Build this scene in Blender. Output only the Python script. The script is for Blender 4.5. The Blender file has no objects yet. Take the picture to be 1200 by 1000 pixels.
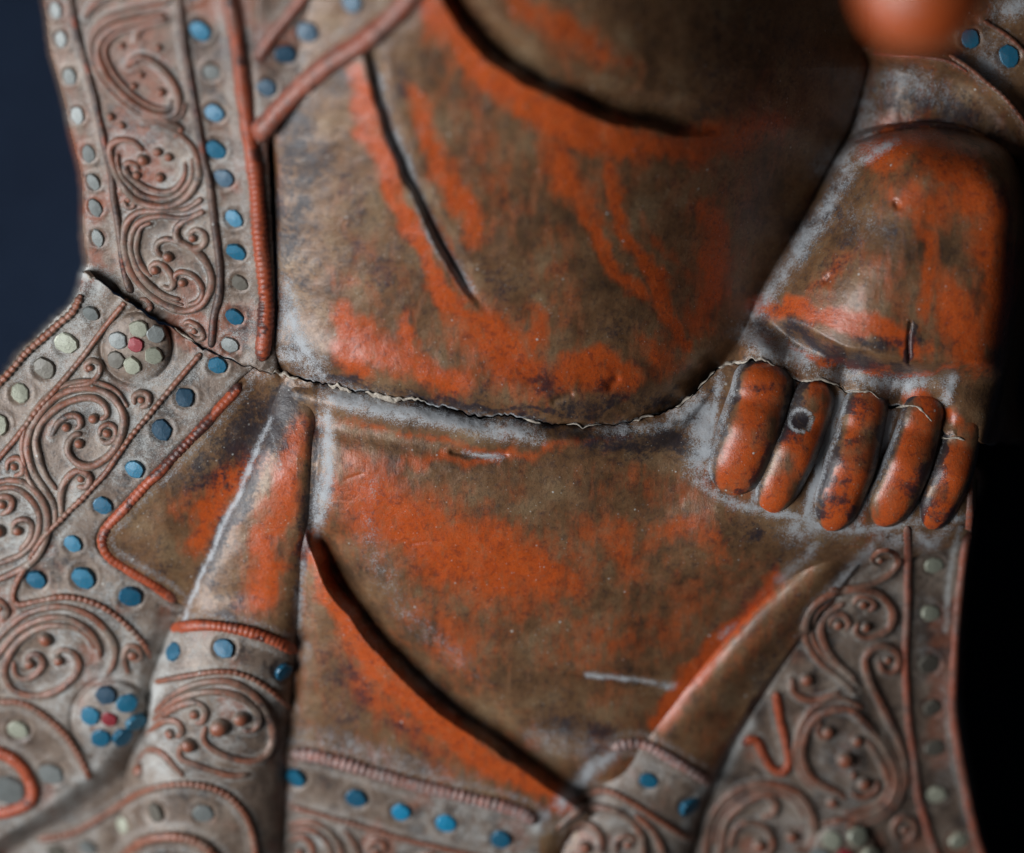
import bpy, math, random
import numpy as np

# ------------------------------------------------------------------ scene, camera, light
scene = bpy.context.scene
U = 0.00025            # one sculpting unit (a quarter millimetre) in metres
D = 2400.0             # camera distance in sculpting units
CX, CY = 600.0, 500.0
rng = np.random.default_rng(7)
random.seed(7)

cam_data = bpy.data.cameras.new("camera")
cam = bpy.data.objects.new("camera", cam_data)
scene.collection.objects.link(cam)
cam.location = (0, 0, D * U)
cam_data.sensor_width = 36
cam_data.lens = 36 * D / 1200.0
cam_data.clip_start = 0.01
cam_data.clip_end = 20
cam_data.dof.use_dof = True
cam_data.dof.focus_distance = (D - 48) * U
cam_data.dof.aperture_fstop = 2.7
scene.camera = cam

world = bpy.data.worlds.new("World")
scene.world = world
world.use_nodes = True
bg = world.node_tree.nodes["Background"]
bg.inputs[0].default_value = (0.75, 0.87, 1.0, 1)
bg.inputs[1].default_value = 0.014

ld = bpy.data.lights.new("window_light", 'AREA')
ld.shape = 'RECTANGLE'
ld.size, ld.size_y = 0.42, 0.60
ld.energy = 10.2
ld.color = (0.92, 0.97, 1.0)
lo = bpy.data.objects.new("window_light", ld)
scene.collection.objects.link(lo)
from mathutils import Vector
ldir = Vector((-0.78, -0.24, 0.58)).normalized()
lo.location = ldir * 0.85
lo.rotation_euler = (-ldir).to_track_quat('-Z', 'Y').to_euler()

scene.view_settings.view_transform = 'Standard'
scene.view_settings.look = 'None'
scene.view_settings.exposure = -0.08
scene.view_settings.gamma = 1
scene.view_settings.use_curve_mapping = False

# ------------------------------------------------------------------ small numeric helpers
def cr(pts, step=1.5):
    """Catmull-Rom through the points, resampled by arc length."""
    p = np.array(pts, float)
    if len(p) == 2:
        q = p
    else:
        e = np.vstack([2 * p[0] - p[1], p, 2 * p[-1] - p[-2]])
        out = []
        for i in range(1, len(e) - 2):
            t = np.linspace(0, 1, 14, endpoint=False)[:, None]
            a, b, c, d = e[i - 1], e[i], e[i + 1], e[i + 2]
            out.append(0.5 * (2 * b + (c - a) * t + (2 * a - 5 * b + 4 * c - d) * t ** 2 + (3 * b - a - 3 * c + d) * t ** 3))
        q = np.vstack(out + [p[-1:]])
    s = np.concatenate([[0], np.cumsum(np.hypot(*np.diff(q, axis=0).T))])
    n = max(3, int(s[-1] / step) + 1)
    ss = np.linspace(0, s[-1], n)
    return np.stack([np.interp(ss, s, q[:, 0]), np.interp(ss, s, q[:, 1])], 1)

def smooth(a, b, x):
    t = np.clip((x - a) / (b - a), 0, 1)
    return t * t * (3 - 2 * t)

def softplus(x, k=25.0):
    return k * np.logaddexp(0, x / k)

_lat = {}
def vnoise(x, y, scale, seed):
    """smooth value noise 0..1, features of about `scale` units"""
    if seed not in _lat:
        _lat[seed] = np.random.default_rng(seed).random((256, 256))
    L = _lat[seed]
    fx, fy = x / scale + 40, y / scale + 40
    ix, iy = np.floor(fx).astype(int), np.floor(fy).astype(int)
    tx, ty = fx - ix, fy - iy
    tx, ty = tx * tx * (3 - 2 * tx), ty * ty * (3 - 2 * ty)
    g = lambda i, j: L[i & 255, j & 255]
    return (g(ix, iy) * (1 - tx) + g(ix + 1, iy) * tx) * (1 - ty) + (g(ix, iy + 1) * (1 - tx) + g(ix + 1, iy + 1) * tx) * ty

def fbm(x, y, scale, seed):
    return sum(vnoise(x, y, scale / 2 ** k, seed + k) * 0.5 ** (k + 1) for k in range(4)) / 0.9375

# ------------------------------------------------------------------ the crack that splits the figure
CRK = np.array([(-400, 300), (60, 306), (103, 320), (135, 342), (150, 355), (175, 369), (200, 381), (215, 393), (235, 407), (260, 418),
    (285, 428), (320, 437), (345, 440), (385, 450), (410, 456), (440, 460), (465, 467), (500, 472), (530, 480), (560, 487),
    (600, 487), (625, 494), (650, 497), (680, 499), (720, 498), (750, 490), (775, 485), (795, 475), (815, 460), (830, 441),
    (850, 428), (880, 422), (910, 428), (928, 442), (940, 449), (955, 445), (975, 447), (990, 457), (1020, 460), (1042, 476),
    (1070, 479), (1082, 479), (1096, 493), (1112, 512), (1130, 515), (1150, 520), (1600, 530)], float)
def crack(x):
    j = (vnoise(x, x * 0 + 3, 9, 91) - 0.5) * 5 + (vnoise(x, x * 0 + 7, 3.5, 92) - 0.5) * 2.6
    return np.interp(x, CRK[:, 0], CRK[:, 1]) + j * smooth(90, 130, x)

def axis(lo_, hi_, step, margin):
    core = np.arange(lo_, hi_ + 0.01, step)
    g = np.cumsum(np.linspace(step * 1.3, 14, 26))
    g = g[g < margin]
    return np.concatenate([lo_ - g[::-1], core, hi_ + g])

xs = axis(-16, 1216, 1.55, 230)
rows = []
C0 = 440.0
y = C0
up = []
st = 0.4
while y > -16:
    y -= st; up.append(y); st = min(1.6, st * 1.07)
dn = []; y = C0; st = 0.4
while y < 1016:
    y += st; dn.append(y); st = min(1.6, st * 1.07)
g = np.cumsum(np.linspace(2.2, 14, 26)); g = g[g < 230]
rows = np.concatenate([up[-1] - g[::-1], up[::-1], [C0], dn, dn[-1] + g])
J0 = int(np.where(rows == C0)[0][0])
X, R0 = np.meshgrid(xs, rows)
cx_ = crack(xs)[None, :]
Y = R0 + (cx_ - C0) * np.exp(-((R0 - C0) / 190) ** 2)
gapw = (0.25 + 2.6 * vnoise(xs, xs * 0, 17, 93) ** 2 * vnoise(xs, xs * 0, 60, 94) * 1.6)[None, :]
lowmask = np.zeros_like(X, bool); lowmask[J0 + 1:] = True
Y = np.where(lowmask, Y + gapw * np.exp(-np.maximum(R0 - C0, 0) / 22), Y)
V = Y - cx_
VS = Y - np.convolve(np.pad(cx_[0], 12, mode='edge'), np.hanning(25) / np.hanning(25).sum(), 'valid')[None, :]
UPPER = ~lowmask
NY, NX = X.shape

def polyd(pts, reach, step=3.0, P=None):
    """distance, side (+1 = left of travel as seen in a y-down frame with +x right) and fraction along the line"""
    px, py = (X, Y) if P is None else P
    q = cr(pts, step)
    d = np.full(px.shape, 1e4); s = np.ones(px.shape); t = np.zeros(px.shape)
    m = (px > q[:, 0].min() - reach) & (px < q[:, 0].max() + reach) & (py > q[:, 1].min() - reach) & (py < q[:, 1].max() + reach)
    if not m.any():
        return d, s, t
    ax, ay = px[m], py[m]
    bd = np.full(ax.shape, 1e9); bs = np.ones(ax.shape); bt = np.zeros(ax.shape)
    n = len(q) - 1
    for i in range(n):
        ex, ey = q[i + 1] - q[i]
        L = ex * ex + ey * ey + 1e-9
        rx, ry = ax - q[i, 0], ay - q[i, 1]
        k = np.clip((rx * ex + ry * ey) / L, 0, 1)
        dd = (rx - k * ex) ** 2 + (ry - k * ey) ** 2
        w = dd < bd
        bd = np.where(w, dd, bd)
        bs = np.where(w, np.sign(ex * ry - ey * rx), bs)
        bt = np.where(w, (i + k) / n, bt)
    d[m] = np.sqrt(bd); s[m] = np.where(bs == 0, 1, bs); t[m] = bt
    return d, s, t

def polysd(poly, reach=40, smoothit=True):
    """signed distance to a closed outline (negative inside)"""
    p = np.array(poly, float)
    if smoothit:
        p = cr(np.vstack([p, p[:1]]), 9)[:-1]
    out = np.full(X.shape, 1e4)
    m = (X > p[:, 0].min() - reach) & (X < p[:, 0].max() + reach) & (Y > p[:, 1].min() - reach) & (Y < p[:, 1].max() + reach)
    ax, ay = X[m], Y[m]
    bd = np.full(ax.shape, 1e9); ins = np.zeros(ax.shape, bool)
    for i in range(len(p)):
        a, b = p[i], p[(i + 1) % len(p)]
        e = b - a; L = e @ e + 1e-9
        rx, ry = ax - a[0], ay - a[1]
        k = np.clip((rx * e[0] + ry * e[1]) / L, 0, 1)
        bd = np.minimum(bd, (rx - k * e[0]) ** 2 + (ry - k * e[1]) ** 2)
        if a[1] != b[1]:
            c = (a[1] > ay) != (b[1] > ay)
            ins ^= c & (ax < (b[0] - a[0]) * (ay - a[1]) / (b[1] - a[1]) + a[0])
    out[m] = np.sqrt(bd) * np.where(ins, -1, 1)
    return out

def unproject(x, y, z):
    """the place, z units in front of the datum plane, that is seen at frame position x, y"""
    k = (1 - z / D) * U
    return (x - CX) * k, -(y - CY) * k, z * U

# ------------------------------------------------------------------ materials
def nodes(name):
    m = bpy.data.materials.new(name); m.use_nodes = True
    nt = m.node_tree
    return m, nt, nt.nodes["Principled BSDF"]

def N(nt, kind, **kw):
    n = nt.nodes.new(kind)
    for k, v in kw.items():
        if k == 'inp':
            for a, b in v.items():
                if isinstance(b, bpy.types.NodeSocket): nt.links.new(b, n.inputs[a])
                else: n.inputs[a].default_value = b
        else:
            setattr(n, k, v)
    return n

def math_(nt, op, a, b=None, c=None, clamp=False):
    n = N(nt, 'ShaderNodeMath', operation=op, use_clamp=clamp)
    for i, v in enumerate((a, b, c)):
        if v is None: continue
        if isinstance(v, bpy.types.NodeSocket): nt.links.new(v, n.inputs[i])
        else: n.inputs[i].default_value = v
    return n.outputs[0]

def mix(nt, f, a, b):
    n = N(nt, 'ShaderNodeMix', data_type='RGBA')
    for i, v in ((0, f), (6, a), (7, b)):
        if isinstance(v, bpy.types.NodeSocket): nt.links.new(v, n.inputs[i])
        else: n.inputs[i].default_value = v if i == 0 else (*v, 1)
    return n.outputs[2]

def ramp(nt, f, stops):
    n = N(nt, 'ShaderNodeValToRGB'); nt.links.new(f, n.inputs[0])
    el = n.color_ramp.elements
    while len(el) < len(stops): el.new(0.5)
    for e, (p, c) in zip(el, stops):
        e.position = p; e.color = (*c, 1) if len(c) == 3 else c
    return n.outputs[0]

def sstep(nt, x, a, b):
    n = N(nt, 'ShaderNodeMapRange', interpolation_type='SMOOTHSTEP')
    nt.links.new(x, n.inputs[0]); n.inputs[1].default_value = a; n.inputs[2].default_value = b
    return n.outputs[0]

def lacquer(name, base, red, dark, dust, metal, rough, redrough, grime, coat=0.0):
    m, nt, b = nodes(name)
    co = N(nt, 'ShaderNodeTexCoord').outputs['Object']
    wear_shading = N(nt, 'ShaderNodeAttribute', attribute_name='wear_shading').outputs['Color']
    sep = N(nt, 'ShaderNodeSeparateColor', inp={0: wear_shading})
    noise = lambda sc, de=6, ro=0.6, di=0.0: N(nt, 'ShaderNodeTexNoise', inp={'Vector': co, 'Scale': sc, 'Detail': de, 'Roughness': ro, 'Distortion': di}).outputs['Fac']
    n1 = noise(190, 7, 0.66, 0.3); n2 = noise(900, 5, 0.65); n3 = noise(75, 5, 0.6); n4 = noise(3200, 3, 0.6)
    # warped and long streaks, brush marks running down the figure
    mp = N(nt, 'ShaderNodeMapping', inp={'Vector': co, 'Scale': (420, 85, 250), 'Rotation': (0, 0, 0.22)})
    st = N(nt, 'ShaderNodeTexNoise', inp={'Vector': mp.outputs[0], 'Scale': 1.0, 'Detail': 5.0, 'Roughness': 0.6}).outputs['Fac']
    def wobble(ch, a, bb, c):
        v = math_(nt, 'ADD', sep.outputs[ch], math_(nt, 'MULTIPLY', math_(nt, 'SUBTRACT', n1, 0.5), a))
        v = math_(nt, 'ADD', v, math_(nt, 'MULTIPLY', math_(nt, 'SUBTRACT', n2, 0.5), bb))
        return math_(nt, 'ADD', v, math_(nt, 'MULTIPLY', math_(nt, 'SUBTRACT', st, 0.5), c))
    rf = sstep(nt, wobble('Red', 0.50, 0.16, 0.95), 0.16, 0.80)
    df = sstep(nt, wobble('Green', 1.2, 0.9, 0.3), 0.38, 0.85)
    ug = math_(nt, 'ADD', math_(nt, 'MULTIPLY', math_(nt, 'SUBTRACT', n2, 0.5), 1.3), math_(nt, 'MULTIPLY', math_(nt, 'SUBTRACT', n4, 0.5), 2.6))
    ug = math_(nt, 'MULTIPLY', ug, math_(nt, 'MULTIPLY_ADD', sep.outputs['Blue'], 3.0, 0.22, clamp=True))
    ug = math_(nt, 'ADD', math_(nt, 'MULTIPLY', sep.outputs['Blue'], 1.3), ug)
    uf = math_(nt, 'MULTIPLY', sstep(nt, ug, 0.18, 1.15), 0.9)
    bc = ramp(nt, n3, [(0.30, base[0]), (0.50, base[1]), (0.68, base[2])])
    bc = mix(nt, math_(nt, 'MULTIPLY', sstep(nt, n2, 0.48, 0.72), 0.55), bc, base[0])
    bc = mix(nt, math_(nt, 'MULTIPLY', sstep(nt, st, 0.52, 0.75), 0.5), bc, base[2])
    rc = mix(nt, n1, red[0], red[1])
    rc = mix(nt, math_(nt, 'MULTIPLY', sstep(nt, n2, 0.50, 0.74), 0.30), rc, base[0])
    rc = mix(nt, math_(nt, 'MULTIPLY', sstep(nt, st, 0.52, 0.74), 0.45), rc, base[1])
    rc = mix(nt, math_(nt, 'MULTIPLY', sstep(nt, n3, 0.55, 0.74), 0.25), rc, base[2])
    col = mix(nt, math_(nt, 'MULTIPLY', rf, 0.94), bc, rc)
    col = mix(nt, math_(nt, 'MULTIPLY', df, 0.85), col, dark)
    # grime spots
    col = mix(nt, math_(nt, 'MULTIPLY', sstep(nt, n4, 0.54, 0.70), 0.50), col, dark)
    n5 = noise(420, 6, 0.7, 0.6)
    col = mix(nt, math_(nt, 'MULTIPLY', sstep(nt, n5, 0.50, 0.68), grime), col, dark)
    col = mix(nt, math_(nt, 'MULTIPLY', sstep(nt, n5, 0.46, 0.30), 0.35), col, base[2])
    col = mix(nt, uf, col, dust)
    # bright dust specks, each with its own size
    vo = N(nt, 'ShaderNodeTexVoronoi', inp={'Vector': co, 'Scale': 420.0, 'Randomness': 1.0})
    hue = N(nt, 'ShaderNodeSeparateColor', inp={0: vo.outputs['Color']})
    rad = math_(nt, 'MULTIPLY', math_(nt, 'POWER', hue.outputs[0], 6.0), 0.20)
    spk = math_(nt, 'MULTIPLY', sstep(nt, math_(nt, 'SUBTRACT', rad, vo.outputs['Distance']), 0.0, 0.04), 0.75)
    vo2 = N(nt, 'ShaderNodeTexVoronoi', inp={'Vector': co, 'Scale': 1100.0, 'Randomness': 1.0})
    hue2 = N(nt, 'ShaderNodeSeparateColor', inp={0: vo2.outputs['Color']})
    rad2 = math_(nt, 'MULTIPLY', math_(nt, 'POWER', hue2.outputs[1], 3.2), 0.26)
    spk2 = math_(nt, 'MULTIPLY', sstep(nt, math_(nt, 'SUBTRACT', rad2, vo2.outputs['Distance']), 0.0, 0.06), 0.5)
    spk = math_(nt, 'MAXIMUM', spk, spk2)
    spk = math_(nt, 'MULTIPLY', spk, sstep(nt, math_(nt, 'ADD', n3, math_(nt, 'MULTIPLY', n1, 0.5)), 0.62, 0.86))
    col = mix(nt, spk, col, (0.62, 0.60, 0.56))
    nt.links.new(col, b.inputs['Base Color'])
    ro = math_(nt, 'ADD', rough, math_(nt, 'MULTIPLY', math_(nt, 'SUBTRACT', n2, 0.5), 0.35))
    ro = math_(nt, 'ADD', ro, math_(nt, 'MULTIPLY', rf, redrough - rough))
    ro = math_(nt, 'ADD', ro, math_(nt, 'MULTIPLY', math_(nt, 'MAXIMUM', uf, spk), 0.45), clamp=True)
    nt.links.new(ro, b.inputs['Roughness'])
    cw = math_(nt, 'MULTIPLY', math_(nt, 'SUBTRACT', 1.0, math_(nt, 'MAXIMUM', uf, df)), coat, clamp=True)
    nt.links.new(cw, b.inputs['Coat Weight'])
    nt.links.new(math_(nt, 'ADD', 0.10, math_(nt, 'MULTIPLY', n2, 0.22)), b.inputs['Coat Roughness'])
    me = math_(nt, 'MULTIPLY', math_(nt, 'SUBTRACT', 1.0, math_(nt, 'MAXIMUM', math_(nt, 'MAXIMUM', rf, uf), df)), metal, clamp=True)
    nt.links.new(me, b.inputs['Metallic'])
    hgt = math_(nt, 'ADD', math_(nt, 'MULTIPLY', n1, 0.22), math_(nt, 'MULTIPLY', n2, 0.26))
    hgt = math_(nt, 'ADD', hgt, math_(nt, 'MULTIPLY', n4, 0.11))
    hgt = math_(nt, 'ADD', hgt, math_(nt, 'MULTIPLY', spk, 0.10))
    hgt = math_(nt, 'SUBTRACT', hgt, math_(nt, 'MULTIPLY', rf, 0.10))
    bp = N(nt, 'ShaderNodeBump', inp={'Height': hgt, 'Strength': 0.55, 'Distance': 0.0011})
    nt.links.new(bp.outputs[0], b.inputs['Normal'])
    return m

M_BODY = lacquer("worn_lacquer", [(0.080, 0.042, 0.022), (0.205, 0.100, 0.046), (0.27, 0.165, 0.088)],
                 [(0.44, 0.058, 0.010), (0.66, 0.115, 0.017)], (0.017, 0.017, 0.026), (0.46, 0.47, 0.49), 0.12, 0.38, 0.30, 0.45, 0.24)
M_ORN = lacquer("moulded_lacquer", [(0.100, 0.068, 0.052), (0.20, 0.138, 0.103), (0.31, 0.235, 0.185)],
                [(0.22, 0.070, 0.040), (0.36, 0.105, 0.050)], (0.022, 0.018, 0.019), (0.50, 0.49, 0.47), 0.10, 0.40, 0.38, 0.55)
M_CORD = lacquer("cord_lacquer", [(0.08, 0.05, 0.04), (0.16, 0.09, 0.065), (0.25, 0.17, 0.135)],
                 [(0.36, 0.060, 0.022), (0.50, 0.095, 0.032)], (0.022, 0.016, 0.018), (0.45, 0.44, 0.44), 0.08, 0.40, 0.36, 0.60)

def glass(name, c0, c1, rough=0.30, metal=0.2, grime=0.35):
    m, nt, b = nodes(name)
    co = N(nt, 'ShaderNodeTexCoord').outputs['Object']
    oi = N(nt, 'ShaderNodeObjectInfo').outputs['Random']
    n1 = N(nt, 'ShaderNodeTexNoise', inp={'Vector': co, 'Scale': 1.6, 'Detail': 5.0}).outputs['Fac']
    n2 = N(nt, 'ShaderNodeTexNoise', inp={'Vector': co, 'Scale': 5.0, 'Detail': 4.0, 'Roughness': 0.7}).outputs['Fac']
    f = math_(nt, 'ADD', math_(nt, 'MULTIPLY', n1, 0.5), math_(nt, 'MULTIPLY', oi, 0.6), clamp=True)
    col = mix(nt, f, c0, c1)
    col = mix(nt, math_(nt, 'MULTIPLY', sstep(nt, n2, 0.50, 0.70), grime), col, (0.10, 0.085, 0.075))
    nt.links.new(col, b.inputs['Base Color'])
    b.inputs['Metallic'].default_value = metal
    nt.links.new(math_(nt, 'ADD', rough, math_(nt, 'MULTIPLY', n2, 0.25)), b.inputs['Roughness'])
    b.inputs['Coat Weight'].default_value = 0.2
    b.inputs['Coat Roughness'].default_value = 0.15
    bp = N(nt, 'ShaderNodeBump', inp={'Height': n2, 'Strength': 0.25, 'Distance': 0.0006})
    nt.links.new(bp.outputs[0], b.inputs['Normal'])
    return m
GL = {
    'b': glass("blue_glass", (0.005, 0.070, 0.135), (0.010, 0.16, 0.27), grime=0.6),
    'c': glass("cyan_glass", (0.007, 0.21, 0.38), (0.010, 0.26, 0.46), grime=0.25),
    'd': glass("dark_blue_glass", (0.010, 0.035, 0.065), (0.018, 0.075, 0.13)),
    'w': glass("pale_glass", (0.26, 0.27, 0.21), (0.44, 0.43, 0.33), grime=0.6),
    'g': glass("grey_glass", (0.14, 0.15, 0.145), (0.26, 0.27, 0.26), grime=0.7),
    's': glass("smoky_glass", (0.08, 0.07, 0.06), (0.17, 0.15, 0.12), grime=0.6),
    'r': glass("red_glass", (0.20, 0.012, 0.02), (0.28, 0.02, 0.03), grime=0.3),
}

m, nt, b = nodes("plaster")
co = N(nt, 'ShaderNodeTexCoord').outputs['Object']
n = N(nt, 'ShaderNodeTexNoise', inp={'Vector': co, 'Scale': 1500.0, 'Detail': 5.0}).outputs['Fac']
nt.links.new(ramp(nt, n, [(0.3, (0.20, 0.15, 0.12)), (0.6, (0.55, 0.48, 0.40))]), b.inputs['Base Color'])
b.inputs['Roughness'].default_value = 0.9
M_PLASTER = m

m, nt, b = nodes("navy_cloth")
co = N(nt, 'ShaderNodeTexCoord').outputs['Object']
w1 = N(nt, 'ShaderNodeTexWave', inp={'Vector': co, 'Scale': 420.0, 'Distortion': 1.5, 'Detail': 2.0}).outputs['Fac']
w2 = N(nt, 'ShaderNodeTexWave', bands_direction='Y', inp={'Vector': co, 'Scale': 420.0, 'Distortion': 1.5, 'Detail': 2.0}).outputs['Fac']
n = N(nt, 'ShaderNodeTexNoise', inp={'Vector': co, 'Scale': 30.0, 'Detail': 6.0}).outputs['Fac']
wv = math_(nt, 'MULTIPLY', math_(nt, 'ADD', w1, w2), 0.5)
f = math_(nt, 'ADD', math_(nt, 'MULTIPLY', wv, 0.35), math_(nt, 'MULTIPLY', n, 0.65))
nt.links.new(ramp(nt, f, [(0.25, (0.007, 0.013, 0.028)), (0.75, (0.014, 0.025, 0.050))]), b.inputs['Base Color'])
b.inputs['Roughness'].default_value = 0.95
b.inputs['Specular IOR Level'].default_value = 0.15
bp = N(nt, 'ShaderNodeBump', inp={'Height': wv, 'Strength': 0.6, 'Distance': 0.0008})
nt.links.new(bp.outputs[0], b.inputs['Normal'])
M_CLOTH = m

# ------------------------------------------------------------------ object helpers
def link(name, me, parent=None, mat=None):
    o = bpy.data.objects.new(name, me)
    scene.collection.objects.link(o)
    if parent is not None: o.parent = parent
    if mat is not None and me is not None and not me.materials: me.materials.append(mat)
    return o

def mesh_np(name, co, quads, wear_shading=None, smooth_=True):
    me = bpy.data.meshes.new(name)
    me.vertices.add(len(co)); me.vertices.foreach_set('co', np.asarray(co, np.float32).ravel())
    q = np.asarray(quads, np.int32)
    me.loops.add(q.size); me.loops.foreach_set('vertex_index', q.ravel())
    me.polygons.add(len(q)); me.polygons.foreach_set('loop_start', np.arange(0, q.size, q.shape[1], dtype=np.int32))
    me.update(calc_edges=True)
    if smooth_: me.polygons.foreach_set('use_smooth', np.ones(len(q), bool))
    if wear_shading is not None:
        a = me.color_attributes.new('wear_shading', 'FLOAT_COLOR', 'POINT')
        a.data.foreach_set('color', np.asarray(wear_shading, np.float32).ravel())
    me.validate()
    return me

# ------------------------------------------------------------------ backdrop
CLOTH_Z = -340.0
n = 61
gx, gy = np.meshgrid(np.linspace(-1.5, 1.5, n), np.linspace(-1.5, 1.5, n))
gz = np.full(gx.shape, CLOTH_Z * U)
idx = np.arange(n * n).reshape(n, n)
quads = np.stack([idx[:-1, :-1], idx[:-1, 1:], idx[1:, 1:], idx[1:, :-1]], -1).reshape(-1, 4)
bd = link("backdrop", mesh_np("backdrop", np.stack([gx, gy, gz], -1).reshape(-1, 3), quads), None, M_CLOTH)
bd["kind"] = "structure"
bd["label"] = "dark navy woven cloth behind the statue"

# ------------------------------------------------------------------ statue root
root = bpy.data.objects.new("lacquer_statue", None)
scene.collection.objects.link(root)
root.location = (0, 0, CLOTH_Z * U)
root.empty_display_size = 0.02
root["label"] = "weathered red and gold lacquered statue with jewelled robe borders, bare foot and a cracked waist"
root["category"] = "statue"
ROOT_OFF = np.array([0, 0, CLOTH_Z * U])

# ------------------------------------------------------------------ wear painting with some light and shade painted in (lists of brush strokes: points, width, strength)
RED = [
  ([(1060, 462), (1080, 468)], 12, .9), ([(1108, 490), (1120, 500)], 12, .9),
  # upper robe
  ([(418, 80), (437, 150), (462, 225), (492, 295), (528, 350), (562, 378)], 15, 1.0), ([(510, 255), (540, 330), (575, 375)], 18, .5),
  ([(500, -30), (522, 35), (565, 85), (635, 128), (725, 168), (830, 178)], 24, 1.0),
  ([(490, 110), (500, 165), (512, 195)], 18, .8), ([(528, 190), (545, 235), (560, 275)], 20, .85), ([(610, -10), (665, 45), (720, 70)], 34, .7),
  ([(650, 150), (668, 200), (700, 250)], 28, .75), ([(675, 190), (690, 260), (720, 320), (760, 350)], 12, .85), ([(718, 200), (735, 270), (775, 340), (800, 400)], 14, .9),
  ([(770, 180), (850, 170), (900, 150)], 32, .8), ([(835, 250), (835, 330), (820, 380)], 26, .8), ([(760, 250), (800, 320)], 16, .5),
  ([(398, 370), (412, 410), (425, 440)], 22, .9), ([(425, 395), (470, 420), (545, 445)], 24, .9), ([(480, 380), (482, 420)], 16, .8),
  ([(548, 380), (585, 410), (625, 445)], 36, 1.0), ([(648, 445), (700, 430), (735, 440)], 26, .9), ([(620, 375), (630, 410)], 22, .7), ([(760, 400), (790, 430)], 30, .6),
  ([(540, 100), (600, 260)], 60, .36), ([(640, 260), (660, 380)], 50, .34), ([(380, 320), (420, 330)], 30, .35),
  # foot
  ([(1035, 175), (1075, 165), (1120, 195), (1160, 250), (1172, 320)], 34, .95), ([(1060, 225), (1110, 240)], 50, .66), ([(1168, 300), (1158, 400)], 22, .9),
  ([(895, 352), (950, 360), (1030, 380), (1085, 402)], 15, 1.0), ([(1075, 260), (1095, 300), (1085, 370)], 18, .7), ([(1118, 345), (1140, 420)], 34, .95),
  ([(1000, 305), (960, 340)], 18, .55), ([(1020, 300), (1070, 370)], 44, .38), ([(930, 395), (1000, 424), (1075, 432), (1120, 428)], 6, .8),
  # lap
  ([(435, 585), (500, 625), (570, 655), (650, 672)], 58, .95), ([(540, 690), (640, 700)], 60, .55), ([(680, 615), (720, 640), (740, 680)], 30, .62), ([(760, 640), (810, 620), (850, 660)], 30, .5),
  ([(500, 720), (560, 770)], 60, .5), ([(368, 640), (390, 705), (440, 782), (512, 850), (595, 908), (655, 942)], 24, 1.0), ([(400, 745), (440, 830), (520, 890)], 30, .6),
  ([(400, 505), (500, 520), (600, 528), (740, 522)], 10, .5), ([(470, 545), (560, 540), (590, 528)], 10, .6), ([(830, 700), (760, 760)], 50, .45), ([(420, 545), (460, 590)], 40, .55),
  ([(690, 570), (880, 580)], 40, .36), ([(650, 760), (760, 735)], 40, .5),
  # pleats and the panel beside them
  ([(350, 495), (328, 590), (303, 715)], 24, .95), ([(295, 535), (262, 575), (232, 630)], 24, .8), ([(240, 560), (205, 605)], 24, .4),
  ([(905, 682), (842, 757), (768, 850)], 15, .95), ([(950, 670), (880, 760), (820, 840)], 32, .30),
  # mouldings
  ([(215, 590), (240, 620)], 20, .3), ([(70, 660), (80, 672)], 12, .7), ([(100, 680), (85, 690)], 10, .6), ([(270, 760), (240, 765)], 16, .4),
  ([(135, 445), (165, 460)], 16, .7), ([(240, 968), (280, 975)], 16, .6), ([(380, 915), (385, 930)], 10, .6), ([(500, 955), (495, 965)], 12, .5), ([(870, 890), (880, 900)], 12, .7),
  ([(150, 0), (130, 60), (150, 130), (190, 160)], 40, .45), ([(255, 60), (275, 160)], 24, .35),
]
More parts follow.
